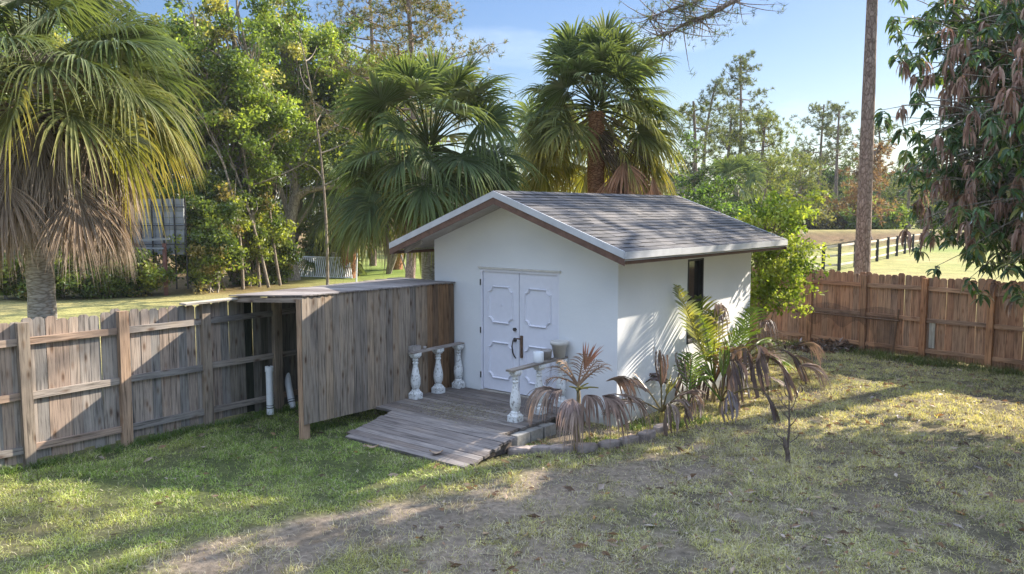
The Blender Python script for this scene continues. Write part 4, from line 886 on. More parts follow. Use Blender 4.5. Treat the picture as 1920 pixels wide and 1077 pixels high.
# pines showing above the wood
for i, (px, Y_, ytop, rad, lab) in enumerate([(760, 34, -60, 4.0, 'feathery pine above the centre palm'), (690, 48, -80, 3.6, 'feathery pine rising behind the airy woodland tree'), (175, 44, -60, 3.2, 'pine behind the left palm crown')]):
    tp = at(px, ytop, Y_); pine('pine_tree', lab, (tp[0], Y_, 0), tp[2], 230+i, crown0=.45, rad=rad, nb=26, tufts=34, tr=.2, nl=.2, wd=.014, pal=((.12, .12, .05), (.20, .16, .09), (.08, .10, .035)), group='pines above the wood', spread=.9)
# distant broadleaf line
tl = [(1290, 55, 260, 3.2, (.06, .10, .03), 'round dark green tree right of the tallest palm'), (1330, 44, 330, 2.6, (.07, .12, .03), 'green bush-like tree behind the shed roof end'), (1470, 100, 300, 5, (.07, .09, .045), 'hazy far tree behind the low spreading pine'),
      (1530, 105, 285, 5, (.07, .09, .045), 'hazy far tree left of the big bare trunk'), (1590, 100, 290, 4.5, (.06, .10, .035), 'rounded green far tree behind the big bare trunk'), (1660, 110, 300, 5.5, (.07, .09, .05), 'hazy far tree right of the big bare trunk'),
      (1730, 100, 320, 5, (.07, .10, .045), 'hazy far tree behind the mango tree'), (1560, 84, 372, 3.2, (.12, .09, .05), 'brownish far shrub by the berm'), (1645, 80, 372, 2.6, (.12, .17, .04), 'bright green far shrub right of the big bare trunk'), (1500, 82, 378, 3.4, (.11, .11, .05), 'olive far shrub at the berm end'), (1610, 88, 366, 3.2, (.08, .11, .05), 'olive far shrub behind the big bare trunk'),
      (1255, 70, 300, 4, (.05, .08, .03), 'dark far tree between the tallest palm and the pines'), (1180, 60, 300, 4, (.05, .08, .03), 'dark tree behind the tallest palm skirt'), (900, 62, 290, 4.5, (.09, .12, .04), 'pale green tree seen under the gap between the palms'), (800, 66, 330, 4, (.08, .11, .035), 'dark tree beyond the small sunlit clearing'), (1820, 95, 310, 5, (.07, .10, .045), 'far tree seen through the mango leaves')]
for i, (px, Y_, ytop, rad, c, lab) in enumerate(tl):
    tp = at(px, ytop, Y_); h = tp[2]; c = np.array(c)
    broad_tree('broadleaf_tree', lab, (tp[0], Y_, 0), (tp[0], Y_, h*.8), ((tp[0], Y_, h*.5), (rad, rad*.8, h*.5)), 300+i, nl=5200, ls=.34 if Y_ > 58 else .2, pal=[tuple(c), tuple(c*1.6), tuple(c*.7)], wts=[2, 1, 1.5], tr=.14, nb=34, group='trees beyond the field', stems=2, branch_from=.05, clump=.7 if Y_ > 58 else .45)
# the far wood edge, one mass at the horizon
r = np.random.RandomState(77); mb = MB(); n = 60000; xx = r.rand(n)*260-110; yy = 128+r.rand(n)*25; tz = (4+7.5*fbm(xx*.09, xx*0+2, 4))
zz = r.rand(n)**.8*tz; C = np.stack([xx, yy, zz], -1); keep = fbm(xx*.35, zz*.35, 3) > .33; C = C[keep]
leaves(mb, C, .75, mixcol(r, len(C), [(.07, .09, .05), (.10, .12, .055), (.05, .07, .04)], [1, 1, 1]), r, .7); tag(build('far_woods', mb, M['leaf']), 'continuous far woods along the horizon beyond the field', 'woods', kind='stuff')

# ------------------------------------------------------------------ leafy tree by the shed's back corner
broad_tree('leafy_tree', 'small bright yellow-green tree at the right back corner of the shed', (5.35, 17.3, 0), (5.45, 17.3, 3.3), ((5.45, 17.1, 2.25), (.85, .75, 1.25)), 401, nl=6800, ls=.10, pal=[(.22, .30, .05), (.32, .38, .08), (.15, .22, .04)], wts=[3, 2, 2], tr=.05, nb=34, stems=3, clump=.26, branch_from=.2, bcol=(.9, .8, .7))

# ------------------------------------------------------------------ mango tree on the right
def mango():
    r = np.random.RandomState(15); base = np.array([9.3, 11.6, 0]); root = thing('mango_tree', 'mango tree with drooping green and scorched brown leaves at right edge', 'tree', base)
    mb = MB(); P = curve(base-Z3*.2, base+np.array([-.2, 0, 4.8]), (.2, .1, 0), 9, r); mb.tube(P, np.linspace(.26, .12, 9), 12, jit=.1); build('trunk', mb, M['branch'], root, True)
    bm = MB(); lm = MB(); dm = MB(); cc = base+np.array([0, 0, 4.7]); cr_ = np.array([3.3, 3.3, 3.4])
    ends = []
    for i in range(270):
        d = unit(r.randn(3)); d[2] = d[2] if (d[2] > -.8 and d[2] < .75) else -abs(d[2])*.6; d[0] = -abs(d[0]) if r.rand() < .3 else d[0]; e = cc+d*cr_*(.55+.45*r.rand()**.5)
        if e[2] < 2.35: e[2] = 2.35+r.rand()*.6
        q = P[int(3+5*r.rand())]; br = curve(q, e, (0, 0, .15*np.linalg.norm(e-q)), 7, r); bm.tube(br, np.linspace(.06, .012, 7), 5, cap=False)
        for j in range(15):
            e2 = e+unit(r.randn(3))*(.25+.7*r.rand())*np.array([1, 1, .8]); bm.tube(curve(br[4+j % 2], e2, (0, 0, .06), 4), [.012, .01, .007, .004], 4, cap=False); ends.append(e2)
    ends = np.array(ends); n = len(ends)
    # scorched clusters gather in patches
    nz_ = fbm(ends[:, 0]*1.1+ends[:, 1]*.7, ends[:, 2]*1.3+ends[:, 1]*.5, 3); ez = ends[:, 2]
    dead = ((np.abs(ez-3.25-.3*(nz_-.5)) < .42) & (nz_ > .42) & (r.rand(n) < .55)) | ((np.abs(ez-5.05) < .4) & (ends[:, 0] < 7.0) & (nz_ > .42) & (r.rand(n) < .5)) | ((nz_ > .66) & (r.rand(n) < .7))
    def cluster(mb, C, per, Lf, wdt, cols, grav):
        m_ = len(C); Ck = np.repeat(C, per, axis=0); k = m_*per; a = r.rand(k)*2*pi; el = r.rand(k)*1.3-.5
        d0 = np.stack([np.cos(a)*np.cos(el), np.sin(a)*np.cos(el), np.sin(el)], -1); Ll = Lf*(.7+.5*r.rand(k)); K = 5; t = np.linspace(0, 1, K)
        g = grav*(.7+.6*r.rand(k)); Ps = Ck-np.array([0, 0, 1])*(r.rand(k)*.12)[:, None]
        Pp = Ps[:, None]+d0[:, None]*Ll[:, None, None]*(t[None, :, None]*.9-.30*g[:, None, None]*t[None, :, None]**2)+np.array([0, 0, -1.])*(Ll*g)[:, None, None]*(t[None, :, None]**1.5)*.75
        T = np.gradient(Pp, axis=1); side = unit(np.cross(T, np.broadcast_to(unit(r.randn(k, 3)*.4+Z3)[:, None], T.shape))); nn = unit(np.cross(side, T)); pr = (np.array([.12, .85, 1., .7, .03])*wdt/2)[None, :, None]*(.8+.4*r.rand(k))[:, None, None]
        V = np.stack([Pp-side*pr+nn*pr*.4, Pp, Pp+side*pr+nn*pr*.4], 2); idx = np.arange(k)[:, None, None]*(K*3)+np.arange(K-1)[None, :, None]*3+np.arange(2)[None, None, :]
        c = cols*(.75+.5*r.rand(k))[:, None] if cols.ndim == 2 else cols; mb.add(V.reshape(-1, 3), np.stack([idx, idx+1, idx+4, idx+3], -1).reshape(-1, 4), np.repeat(c, K*3, axis=0))
    A = ends[~dead]; pal = [(.095, .155, .07), (.12, .20, .08), (.19, .27, .06), (.065, .115, .06), (.26, .26, .07)]
    cluster(lm, A, 13, .22, .056, mixcol(r, len(A)*13, pal, [4, 4, 1.6, 2, .4], .1), .8)
    B = ends[dead]; cluster(dm, B, 14, .2, .042, mixcol(r, len(B)*14, [(.38, .24, .18), (.46, .33, .25), (.26, .16, .12)], [3, 2, 2], .1), 1.5)
    build('limbs', bm, M['branch'], root, True); build('crown', lm, M['mango'], root); o = build('dead_leaves', dm, M['dead'], root); o['label'] = 'scorched brown leaf clusters'
mango()

broad_tree('shade_tree', 'dense broadleaf tree standing outside the picture beyond the mango tree', (13.4, 13.9, 0), (13.3, 13.9, 8), ((13.2, 13.8, 6.6), (2.8, 2.5, 3.4)), 402, nl=9000, ls=.24, pal=[(.07, .12, .04)], wts=[1], tr=.2, nb=60, stems=2, clump=.55)

# ------------------------------------------------------------------ small palms by the shed
def feather(mb, p0, az, el, Lf, nl, ll, droop, col, r, wd=.03, start=.3, tip=None, hang=.4):
    t = np.linspace(0, 1, 12); d = np.array([cos(az)*cos(el), sin(az)*cos(el), sin(el)]); P = p0+d*Lf*t[:, None]*(1-.15*droop*t[:, None]**2)+np.array([0, 0, -1])*(droop*Lf*t**2.2)[:, None]*.75
    mb.tube(P, np.linspace(.018, .004, 12), 5, col=tuple(np.array(col)*1.4), cap=False)
    u = np.repeat(np.linspace(start, 1, nl), 2); sg = np.tile([1, -1], nl); k = len(u); f = u*11; i = np.minimum(f.astype(int), 10); q = P[i]+(P[i+1]-P[i])*(f-i)[:, None]; T = unit(P[i+1]-P[i])
    s = unit(np.cross(T, Z3)); up = np.cross(s, T); ll_ = ll*np.sin(np.clip((u-start)/(1-start)*.85+.15, 0, 1)*pi)**.6*(.85+.3*r.rand(k)); dd = unit(s*sg[:, None]*.85+T*.75+up*.25+r.randn(k, 3)*.07)
    K = 4; tt = np.linspace(0, 1, K)[None, :, None]; Pp = q[:, None]+dd[:, None]*ll_[:, None, None]*tt+np.array([0, 0, -1])*(ll_*hang)[:, None, None]*tt**2
    TT = np.gradient(Pp, axis=1); sd = unit(np.cross(TT, np.broadcast_to(up[:, None], TT.shape))); pr = (np.array([.5, 1., .75, .03])*wd/2)[None, :, None]
    V = np.stack([Pp-sd*pr, Pp+sd*pr], 2); idx = np.arange(k)[:, None]*(K*2)+np.arange(K-1)[None]*2
    c0 = np.asarray(col); c1 = np.asarray(tip if tip is not None else col); cc = (c0*(1-tt)+c1*tt)*(.75+.5*r.rand(k)[:, None, None]); mb.add(V.reshape(-1, 3), np.stack([idx, idx+1, idx+3, idx+2], -1).reshape(-1, 4), np.repeat(cc, 2, axis=1).reshape(-1, 3))
def entire(mb, p0, az, el, Lp, Lf, wd, droop, col, r, stalkcol=(.16, .13, .06), split=.35, curl=.5, twist=0.):
    """undivided pleated young palm leaf, forked at the tip"""
    n = 14; t = np.linspace(0, 1, n); tot = Lp+Lf; d = np.array([cos(az)*cos(el), sin(az)*cos(el), sin(el)])
    P = p0+d*tot*t[:, None]*(1-.25*droop*t[:, None]**2)+np.array([0, 0, -1])*(droop*tot*t**2.4)[:, None]
    mb.tube(P, np.linspace(.016, .005, n), 5, col=stalkcol, cap=False)
    k0 = int(n*Lp/tot); Q = P[k0:]; m_ = len(Q); T = unit(np.gradient(Q, axis=0)); s = unit(np.cross(T, Z3+np.array([cos(az), sin(az), 0])*.3)); up = np.cross(s, T); u = np.linspace(0, 1, m_)
    W = wd*np.sin(np.clip(u*.8+.08, 0, 1)*pi)**.7; K = 7
    for sg in (-1, 1):
        v = np.linspace(0, 1, K); pl = np.where(np.arange(K) % 2, .03, 0.)*wd*3
        off = (s*sg)[:, None]*(W[:, None]*v[None]*cos(curl))[..., None]-up[:, None]*(W[:, None]*v[None]**1.3*sin(curl)*1.0)[..., None]+up[:, None]*pl[None, :, None]
        fw = T[:, None]*(v[None, :, None]*.28*wd*3)+r.randn(m_, K, 3)*.004
        G_ = Q[:, None]+off+fw; uu = (u**2)[:, None, None]
        for j in range(K-1):      # torn strips, each with its own twist towards the tip
            jit = (up*r.randn()*.05+s*r.randn()*.03)[:, None]*uu-Z3*abs(r.randn())*.05*uu; e_ = max(4, int(m_*(1-.25*r.rand()))); Vs = (G_[:e_, j:j+2]+jit[:e_]).reshape(-1, 3); i_ = np.arange(e_-1)*2
            mb.add(Vs, np.stack([i_, i_+1, i_+3, i_+2], -1), np.asarray(col)*(.65+.7*r.rand()))
        continue
        st = .75+.5*r.rand(K); c = np.asarray(col)[None, None]*st[None, :, None]*(.85+.3*r.rand(m_)[:, None, None]); mb.add(V, Fq, c.reshape(-1, 3))
BR = (.17, .12, .095); BR2 = (.26, .195, .155); PU = (.13, .10, .092)
def shred(mb, p0, az, el, Lp, R, droop, col, r, ns=18, spread=.75, wd=.06):
    hub, T = petiole(mb, p0, az, el, Lp, .25, (.22, .20, .06), .011); fanleaf(mb, hub, T, np.array([0, 0, 1.])+r.randn(3)*.2, R, ns, spread, droop, col, np.array(col)*1.3, r, wd=wd, fold=.5, costa=.5)
# 1 dried palm in the stone-edged bed
r = np.random.RandomState(2); b0 = G(1083, 826); root = thing('young_palm', 'dried brown young palm standing in the stone-edged bed before the shed', 'palm', b0)
mb = MB(); mb.tube([b0-Z3*.05, b0+Z3*.3, b0+np.array([.01, 0, .62]), b0+np.array([0, 0, .8])], [.04, .035, .028, .02], 8, col=(1, .9, .6)); build('trunk', mb, M['branch'], root, True)
dm = MB(); hd = b0+Z3*.72
for az, el, lp, R, dr, c in ((2.9, .5, .14, .5, 1.2, BR2), (3.5, .6, .12, .5, 1.25, BR2), (-.1, .35, .3, .62, 1.3, BR2), (.25, .7, .2, .58, 1.2, BR), (-1.3, .5, .18, .46, 1.35, BR), (-1.9, .3, .10, .42, 1.5, (.24, .18, .16)), (-.8, .45, .2, .55, 1.35, BR), (-2.5, .6, .12, .4, 1.3, PU), (4.6, .2, .1, .5, 1.4, BR2)):
    shred(dm, hd, az, el, lp, R, dr, c, r, 17, .6, .07)
for az, el, Lf, dr in ((2.4, .75, .75, .5), (2.9, 1.1, .6, .35), (.5, .9, .55, .2), (.3, .75, .6, .25), (3.3, .6, .6, .5), (1.0, 1.2, .5, .1)): feather(dm, hd+Z3*.05, az, el, Lf, 11, .28, dr, (.17, .11, .07), r, .014, .25, hang=.5)
shred(dm, hd-Z3*.02, 1.0, 1.2, .1, .5, .1, (.22, .10, .06), r, 10, .35, .05)
build('fronds', dm, M['dead'], root)
# cluster at the side wall
def clump(lab, px, py, items, seed, stem=.35, colr=(1, .9, .6)):
    r = np.random.RandomState(seed); b0 = G(px, py); root = thing('young_palm', lab, 'palm', b0, 'young palms along the side wall'); mb = MB()
    mb.tube([b0-Z3*.05, b0+Z3*stem*.6, b0+Z3*stem], [.045, .04, .028], 8, col=colr); build('trunk', mb, M['branch'], root, True)
    gm = MB(); dm = MB(); hd = b0+Z3*stem
    for it in items:
        k = it[0]; it = list(it); q_ = 1.2
        for j_ in {'f': (3, 5, 8), 'e': (3, 4, 5), 'E': (3, 4, 5), 's': (3, 4)}[k]: it[j_] *= q_
        if k == 'e': it[4] *= 1.45; it[5] *= 1.1; it[3] *= .9; it[6] *= .72
        it = tuple(it)
        if k == 'f': feather(gm, hd, *it[1:8], r, wd=it[8], start=.22, tip=it[9] if len(it) > 9 else None, hang=.25)
        elif k == 'e': entire(dm, hd, *it[1:7], it[7], r, curl=.6)
        elif k == 'E': entire(gm, hd, *it[1:7], it[7], r, curl=.35)
        elif k == 's': shred(dm, hd, *it[1:6], it[6], r, 15, .5, .07)
    if gm.n: build('green_fronds', gm, M['frond'], root)
    if dm.n: build('dead_fronds', dm, M['dead'], root)
gF = (.10, .155, .03); yF = (.26, .25, .07); tF = (.30, .24, .13)
clump('young palm with a long striped frond leaning up the side wall', 1338, 752, [('f', -2.5, 1.08, 1.72, 30, .34, .06, yF, .034, gF), ('f', -2.2, 1.2, 1.5, 26, .32, .3, gF, .03, yF), ('f', 2.0, 1.3, 1.6, 24, .42, .25, gF, .028, yF), ('f', 3.0, .75, 1.1, 18, .30, .5, gF, .022), ('f', 1.5, 1.35, 1.4, 20, .36, .3, gF, .026, tF),
    ('e', -1.2, 1.0, .75, .65, .17, 1.15, PU), ('e', -2.2, .9, .6, .5, .16, 1.1, BR), ('e', 3.4, .8, .55, .45, .15, 1.0, BR2), ('s', -1.5, 1.35, 1.0, .5, 1.3, BR2), ('s', 1.2, 1.4, 1.0, .5, 1.3, BR2), ('e', -.8, 1.3, 1.05, .5, .17, 1.0, BR2), ('f', -1.2, 1.1, 1.2, 20, .34, .5, (.2, .13, .09), .028), ('f', .2, 1.2, 1.3, 20, .36, .4, gF, .026)], 5, .3)
clump('young palm with drooping purple-brown leaves at the middle of the cluster', 1372, 742, [('E', .6, .8, .7, .75, .09, .35, (.15, .22, .035)), ('E', .3, .55, .6, .8, .08, .45, (.13, .20, .035)), ('f', .9, 1.0, 1.5, 22, .34, .25, gF, .026), ('e', -.9, 1.15, .95, .7, .20, 1.15, PU), ('e', -.3, .8, .8, .6, .15, 1.1, PU), ('e', -1.9, .7, .45, .5, .14, 1.0, BR), ('s', -2.6, 1.3, .8, .5, 1.3, BR2), ('s', -.2, .55, .8, .5, 1.0, BR2), ('e', -1.4, 1.25, 1.05, .55, .19, 1.1, PU), ('f', -.6, .9, 1.2, 20, .34, .6, (.19, .12, .085), .028), ('s', -1.0, 1.2, .9, .5, 1.2, BR)], 6, .32)
clump('young palm on the outer right of the side-wall cluster', 1384, 716, [('f', .5, .75, 1.3, 20, .36, .5, (.16, .10, .075), .03), ('f', 1.4, 1.2, 1.35, 20, .34, .25, gF, .024), ('e', -.1, .6, .8, .65, .18, 1.0, PU), ('s', .1, .6, .9, .5, 1.1, BR2), ('s', .3, .4, .8, .5, 1.0, BR2), ('E', .9, .7, .6, .7, .09, .5, (.15, .21, .035)), ('E', -.7, 1.2, .5, .5, .07, .3, (.18, .24, .04))], 7, .35)
clump('young palm with grey hanging leaf in front of the cluster', 1352, 776, [('e', -1.5, .9, .45, .35, .13, 1.1, (.22, .19, .20)), ('e', -.4, .7, .75, .45, .13, 1.2, PU), ('E', 2.2, 1.1, .3, .6, .09, .3, gF), ('f', 2.8, .9, 1.0, 16, .3, .4, gF, .022), ('E', 1.2, 1.3, .3, .7, .08, .2, (.15, .22, .04))], 8, .2)
clump('low yellow-stemmed palm sprout with broad brown leaves at the bed end', 1241, 800, [('e', -1.4, .8, .25, .38, .12, 1.1, BR2), ('e', 3.1, .55, .3, .5, .10, .7, BR2), ('e', 2.4, .9, .3, .4, .12, .4, BR2), ('e', .3, .8, .3, .4, .13, .6, BR), ('E', .9, 1.1, .2, .5, .08, .3, yF), ('e', -.6, .9, .2, .4, .12, 1.0, BR), ('e', 1.7, 1.4, .3, .45, .10, .2, BR)], 9, .22, (1.4, 1.3, .5))
clump('palm sprout between the low yellow-stemmed one and the cluster', 1290, 784, [('e', 1.6, 1.2, .3, .5, .13, .4, BR), ('e', 2.7, .9, .3, .5, .14, .6, PU), ('e', -1.4, .9, .2, .35, .1, 1.1, BR2), ('E', .4, 1.1, .3, .5, .08, .4, gF), ('f', 1.2, 1.2, .9, 16, .3, .3, gF, .02)], 10, .22)
# fallen frond
mb = MB(); r = np.random.RandomState(3); p = G(1395, 690); feather(mb, G(1400, 728)+Z3*.25, -.35, .1, .75, 14, .2, .45, (.20, .15, .13), r, .03); tag(build('fallen_frond', mb, M['dead'], org=G(1420, 740)), 'fallen grey-brown frond reaching over the grass right of the cluster', 'palm frond')
# dead sapling on the lawn
b0 = G(1478, 868); root = thing('dead_sapling', 'leafless grey sapling standing alone on the lawn', 'sapling', b0); mb = MB(); r = np.random.RandomState(9)
def tw(mb, pts, r0, r1): mb.tube(curve(pts[0], pts[1], np.array([r.randn()*.02, 0, 0]), 6, r), np.linspace(r0, r1, 6), 6)
Ys = b0[1]; A = lambda x, y, dy=0.: at(x, y, Ys+dy)
mb.tube([b0-Z3*.05, A(1477, 850), A(1472, 835), A(1470, 820)], [.035, .03, .028, .018], 8, jit=.2); mb.tube([A(1476, 850), A(1480, 800), A(1480, 770), A(1479, 740)], [.018, .014, .010, .006], 6)
for a, b in (((1479, 768), (1453, 738)), ((1479, 772), (1503, 718)), ((1479, 745), (1474, 712)), ((1480, 790), (1462, 765)), ((1470, 828), (1447, 800)), ((1480, 800), (1500, 775)), ((1476, 845), (1460, 822)), ((1503, 735), (1497, 720)), ((1465, 752), (1462, 735)), ((1481, 830), (1496, 812))): tw(mb, (A(*a), A(*b, r.randn()*.1)), .008, .0025)
build('stem', mb, M['twig'], root, True)

# ------------------------------------------------------------------ beyond the fences
# black-posted board fence
root = thing('field_fence', 'low board fence with black posts crossing the field on the right', 'fence', G(1543, 508))
fp = [(1500, 516, 461), (1543, 508, 461), (1573, 507, 457), (1603, 501, 453), (1644, 490, 449), (1664, 485, 445), (1681, 480, 443), (1696, 476, 441), (1711, 472, 439), (1726, 469, 437), (1745, 465, 435)]
tops = []
for px, yb, yt in fp:
    p = G(px, yb); q = at(px, yt, p[1]); mb = MB(); h_ = min(q[2], 1.45); mb.board(p-Z3*.2, p+Z3*h_, (.075, 0, 0), (0, .05, 0), rnd=.4); build('post', mb, M['black'], root); tops.append((p, h_))
for k in range(len(fp)-1):
    (p, h0), (q, h1) = tops[k], tops[k+1]
    for f in (.92, .56, .2):
        mb = MB(); mb.board(p+Z3*h0*f+np.array([0, .07, 0]), q+Z3*h1*f+np.array([0, .07, 0]), Z3*.055, (0, .02, 0), rnd=.4, col=(1.5, 1.45, 1.4)); build('rail', mb, M['pale_wood'], root)
# white grid panel leaning in the leaves
p0, p1, p2, p3 = G(566, 524), G(659, 528), None, None; Yg = 40.; a = at(562, 521, Yg); a[2] = 0; b = at(660, 529, Yg-1.2); b[2] = 0; upv = np.array([-.25, .6, .95]); root = thing('grid_panel', 'white slatted metal panel leaning at the edge of the wood', 'panel', a)
fr = MB(); 
for u in (0, 1): fr.tube([a+(b-a)*u, a+(b-a)*u+upv], .03, 6)
for v in (.02, .98): fr.tube([a+upv*v, b+upv*v], .03, 6)
build('frame', fr, M['white_paint'], root); br_ = MB()
for i in range(1, 26): q = a+(b-a)*i/26; br_.tube([q+upv*.02, q+upv*.98], .03, 5)
build('bars', br_, M['white_paint'], root)
# pale panelled rack on red posts
Yr = 31.5; root = thing('storage_rack', 'pale panelled box on red posts behind the bushes', 'rack', at(290, 555, Yr)*np.array([1, 1, 0])); mb = MB(); x0 = at(225, 400, Yr)[0]; x1 = at(344, 400, Yr)[0]
rows, cols = 9, 7
for i in range(rows):
    for j in range(cols):
        wx = (x1-x0+1.4)/cols; z0 = 1.5+.235*i; xa = x0-1.4+wx*j; mb.box((xa+.006, Yr, z0+.006), (xa+wx-.006, Yr+.25, z0+.229), rnd=.5, col=(.9+.3*random.random(),)*3)
build('panels', mb, M['block'], root); mb = MB()
for j in range(10): xx = x0-1.3+(x1-x0+1.4)*j/9; mb.tube([(xx, Yr-.08, .2), (xx, Yr-.08, 3.7)], .03, 6)
for z in (1.9, 2.6, 3.3): mb.tube([(x0-1.4, Yr-.08, z), (x1+.05, Yr-.08, z)], .02, 6)
build('bars', mb, M['black'], root)
for px in (255, 307): q = at(px, 460, Yr-.5); mb = MB(); mb.box((q[0]-.06, Yr-.5, 0), (q[0]+.06, Yr-.4, 1.95), rnd=.5); build('post', mb, M['red_paint'], root)
mb = MB(); qa, qb = at(232, 463, Yr-.5), at(330, 441, Yr-.5); mb.board(at(240, 452, Yr-.56), at(318, 448, Yr-.56), Z3*.04, (0, .03, 0), rnd=.5); mb.board(at(240, 466, Yr-.56), at(307, 466, Yr-.56), Z3*.03, (0, .03, 0), rnd=.5); build('crossbar', mb, M['block'], root)
# stakes beyond the lean-to
p = G(668, 530); mb = MB(); mb.tube([p, at(669, 476, p[1])], .035, 8); tag(build('stake', mb, M['white_paint'], org=p), 'thin white upright stake beside the white slatted panel', 'stake')
p = G(771, 540); mb = MB(); mb.tube([p, at(752, 478, p[1]+.4)], .035, 8); tag(build('stake', mb, M['branch'], org=p), 'grey leaning stake beyond the lean-to roof near the eave', 'stake')
# netting and pile at the right fence
root = thing('torn_netting', 'torn dark netting on a frame leaning against the right fence', 'netting', v3(RF0+RFD*1.309*2.3+nR*.15)); mb = MB(); nn_ = 24
def RFp(u, o, z): q = RF0+RFD*u+nR*o; return v3(q, z)
u0, u1 = 1.309*1.42, 1.309*3.2; r = np.random.RandomState(6)
V = []; 
for i in range(nn_+1):
    for j in range(7):
        u = u0+(u1-u0)*i/nn_; zt_ = 1.02+.05*sin(i*.5); zb_ = .62+.1*sin(i*.9) if i > 4 else .05
        V.append(RFp(u, .12+.03*r.rand(), zb_+(zt_-zb_)*j/6))
idx = np.arange(nn_)[:, None]*7+np.arange(6)[None]; mb.add(V, np.stack([idx, idx+7, idx+8, idx+1], -1).reshape(-1, 4)); build('net', mb, M['net'], root)
mb = MB(); mb.tube([RFp(u0, .17, .05), RFp(u0-.08, .12, 1.05)], .02, 6); mb.tube([RFp(u0-.1, .14, .80), RFp(u1, .14, .80)], .02, 6); build('frame', mb, M['rust'], root)
r = np.random.RandomState(17); mb = MB(); C = np.stack([r.randn(900)*.38, r.randn(900)*.2, np.abs(r.randn(900))*.09], -1); c0 = RFp(1.309*2.45, .35, 0); leaves(mb, C+c0, .16, mixcol(r, 900, [(.15, .09, .06), (.10, .075, .06), (.2, .13, .09)], [1, 1, 1]), r, .3)
for i in range(40): q = c0+r.randn(3)*np.array([.35, .2, 0])+Z3*.05; mb.tube([q, q+unit(r.randn(3)*np.array([1, 1, .35]))*.35], .008, 4, col=(.2, .15, .12))
tag(build('brush_pile', mb, M['dead'], org=c0), 'low heap of brown brush at the foot of the right fence', 'brush pile', kind='stuff')

# ------------------------------------------------------------------ weeds, litter, straw
def tufts(centers, per, rad, h, col, seed):
    r = np.random.RandomState(seed); C = np.repeat(np.asarray(centers), per, axis=0); n = len(C); off = r.randn(n, 2)*rad; P = np.column_stack([C[:, 0]+off[:, 0], C[:, 1]+off[:, 1], gz(C[:, 0]+off[:, 0], C[:, 1]+off[:, 1])])
    return blades(P, h*(.5+.8*r.rand(n)), .006+.006*r.rand(n), mixcol(r, n, col, [1]*len(col), .3), 1.0, seed)
r = np.random.RandomState(31); cs = []
for i in range(220): u = r.rand()*9.5-2.0; cs.append(RF0+RFD*u+nR*(.12+.5*r.rand()**2+.25*(1 < 0)))
tag(build('weeds', tufts(cs, 40, .09, .17, [(.08, .13, .03), (.12, .16, .04), (.2, .18, .09)], 41), M['grassb']), 'ragged weeds along the foot of the right fence', 'weeds', kind='stuff')
cs = [LF0+LFD*(u*9.5-1.5)+nL*(.06+.12*v) for u, v in r.rand(150, 2)]+[G(*p)[:2]+q for p in ((460, 765), (545, 770), (1200, 800), (1270, 795), (1130, 826), (1300, 790), (600, 800), (480, 770)) for q in r.randn(9, 2)*.14]
tag(build('weeds', tufts(cs, 26, .06, .12, [(.08, .14, .035), (.11, .17, .04)], 42), M['grassb']), 'green weeds along the left fence and the shed foot', 'weeds', kind='stuff')
n = 3600; XYl = yard_pts(n*3, 77); pk = XYl[(XYl[:, 0] > -1) | (np.random.RandomState(2).rand(len(XYl)) < .12)][:n]; r = np.random.RandomState(55); C = np.column_stack([pk, gz(pk[:, 0], pk[:, 1])+.018+.012*r.rand(len(pk))])
mb = MB(); leaves(mb, C, .05+.10*r.rand(len(pk))**3, mixcol(r, len(pk), [(.24, .15, .09), (.32, .24, .17), (.16, .11, .08), (.36, .2, .08)], [3, 2, 2, .5]), r, .42, 0, .75)
for q in C[:70]:
    a_ = r.rand()*6.28; l_ = .1+.3*r.rand(); e_ = q+np.array([cos(a_)*l_, sin(a_)*l_, .01]); mb.tube(curve(q-Z3*.008, e_-Z3*.008, r.randn(3)*.02*np.array([1, 1, .2]), 5), .004, 4, col=(.15, .12, .10))
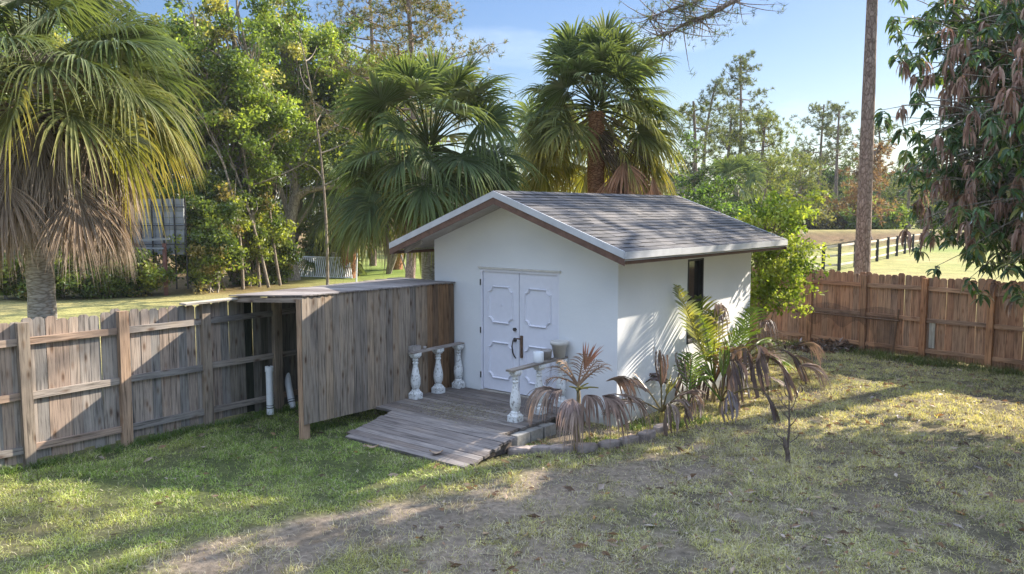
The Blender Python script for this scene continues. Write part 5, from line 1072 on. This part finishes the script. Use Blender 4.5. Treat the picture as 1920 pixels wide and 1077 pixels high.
tag(build('fallen_leaves', mb, M['dead']), 'scattered fallen brown leaves over the dry lawn', 'leaves', kind='stuff')
n = 1500; r = np.random.RandomState(56); s_ = 1.9+r.randn(n)*.45; t_ = 1.35+r.randn(n)*.28; ok = (s_ > .7) & (s_ < 2.9) & (t_ > .4) & (t_ < 1.9); s_ = s_[ok]; t_ = t_[ok]; C = np.array([Sd(a, b, .197) for a, b in zip(s_, t_)]); mb = MB(); leaves(mb, C, .05, mixcol(r, len(C), [(.30, .27, .17), (.22, .19, .12)], [1, 1]), r, .12, 0, .97)
tag(build('straw', mb, M['dead']), 'dry straw litter scattered on the deck boards', 'straw', kind='stuff')
for px, py, lab in ((818, 851, 'curled tan leaf lying on the ramp boards'), (698, 840, 'small orange leaf on the grass before the ramp')):
    c = G(px, py, .06 if px > 800 else .03); mb = MB(); V = []; 
    for i in range(7):
        u = i/6; wv_ = .045*sin(pi*min(1, u*.95+.04)); V += [c+np.array([-.09+.18*u, -wv_, .012+.02*(u-.5)**2*8]), c+np.array([-.09+.18*u, 0, .002+.02*(u-.5)**2*8]), c+np.array([-.09+.18*u, wv_, .012+.02*(u-.5)**2*8])]
    idx = np.arange(6)[:, None]*3+np.arange(2)[None]; mb.add(V, np.stack([idx, idx+1, idx+4, idx+3], -1).reshape(-1, 4), (.34, .20, .09)); tag(build('dry_leaf', mb, M['dead'], org=c), lab, 'leaf')

# ------------------------------------------------------------------ thin haze over the whole place
m = bpy.data.materials.new('haze'); m.use_nodes = True; t = m.node_tree; t.nodes.remove(t.nodes['Principled BSDF'])
pv = t.nodes.new('ShaderNodeVolumePrincipled'); pv.inputs['Color'].default_value = (.86, .92, 1, 1); pv.inputs['Density'].default_value = .0003
t.links.new(pv.outputs[0], [n for n in t.nodes if n.type == 'OUTPUT_MATERIAL'][0].inputs['Volume'])
mb = MB(); mb.box((-1000, -400, -1.5), (1000, 1600, 24)); tag(build('haze', mb, m), 'faint pale haze over the far field and trees', 'haze', kind='stuff')
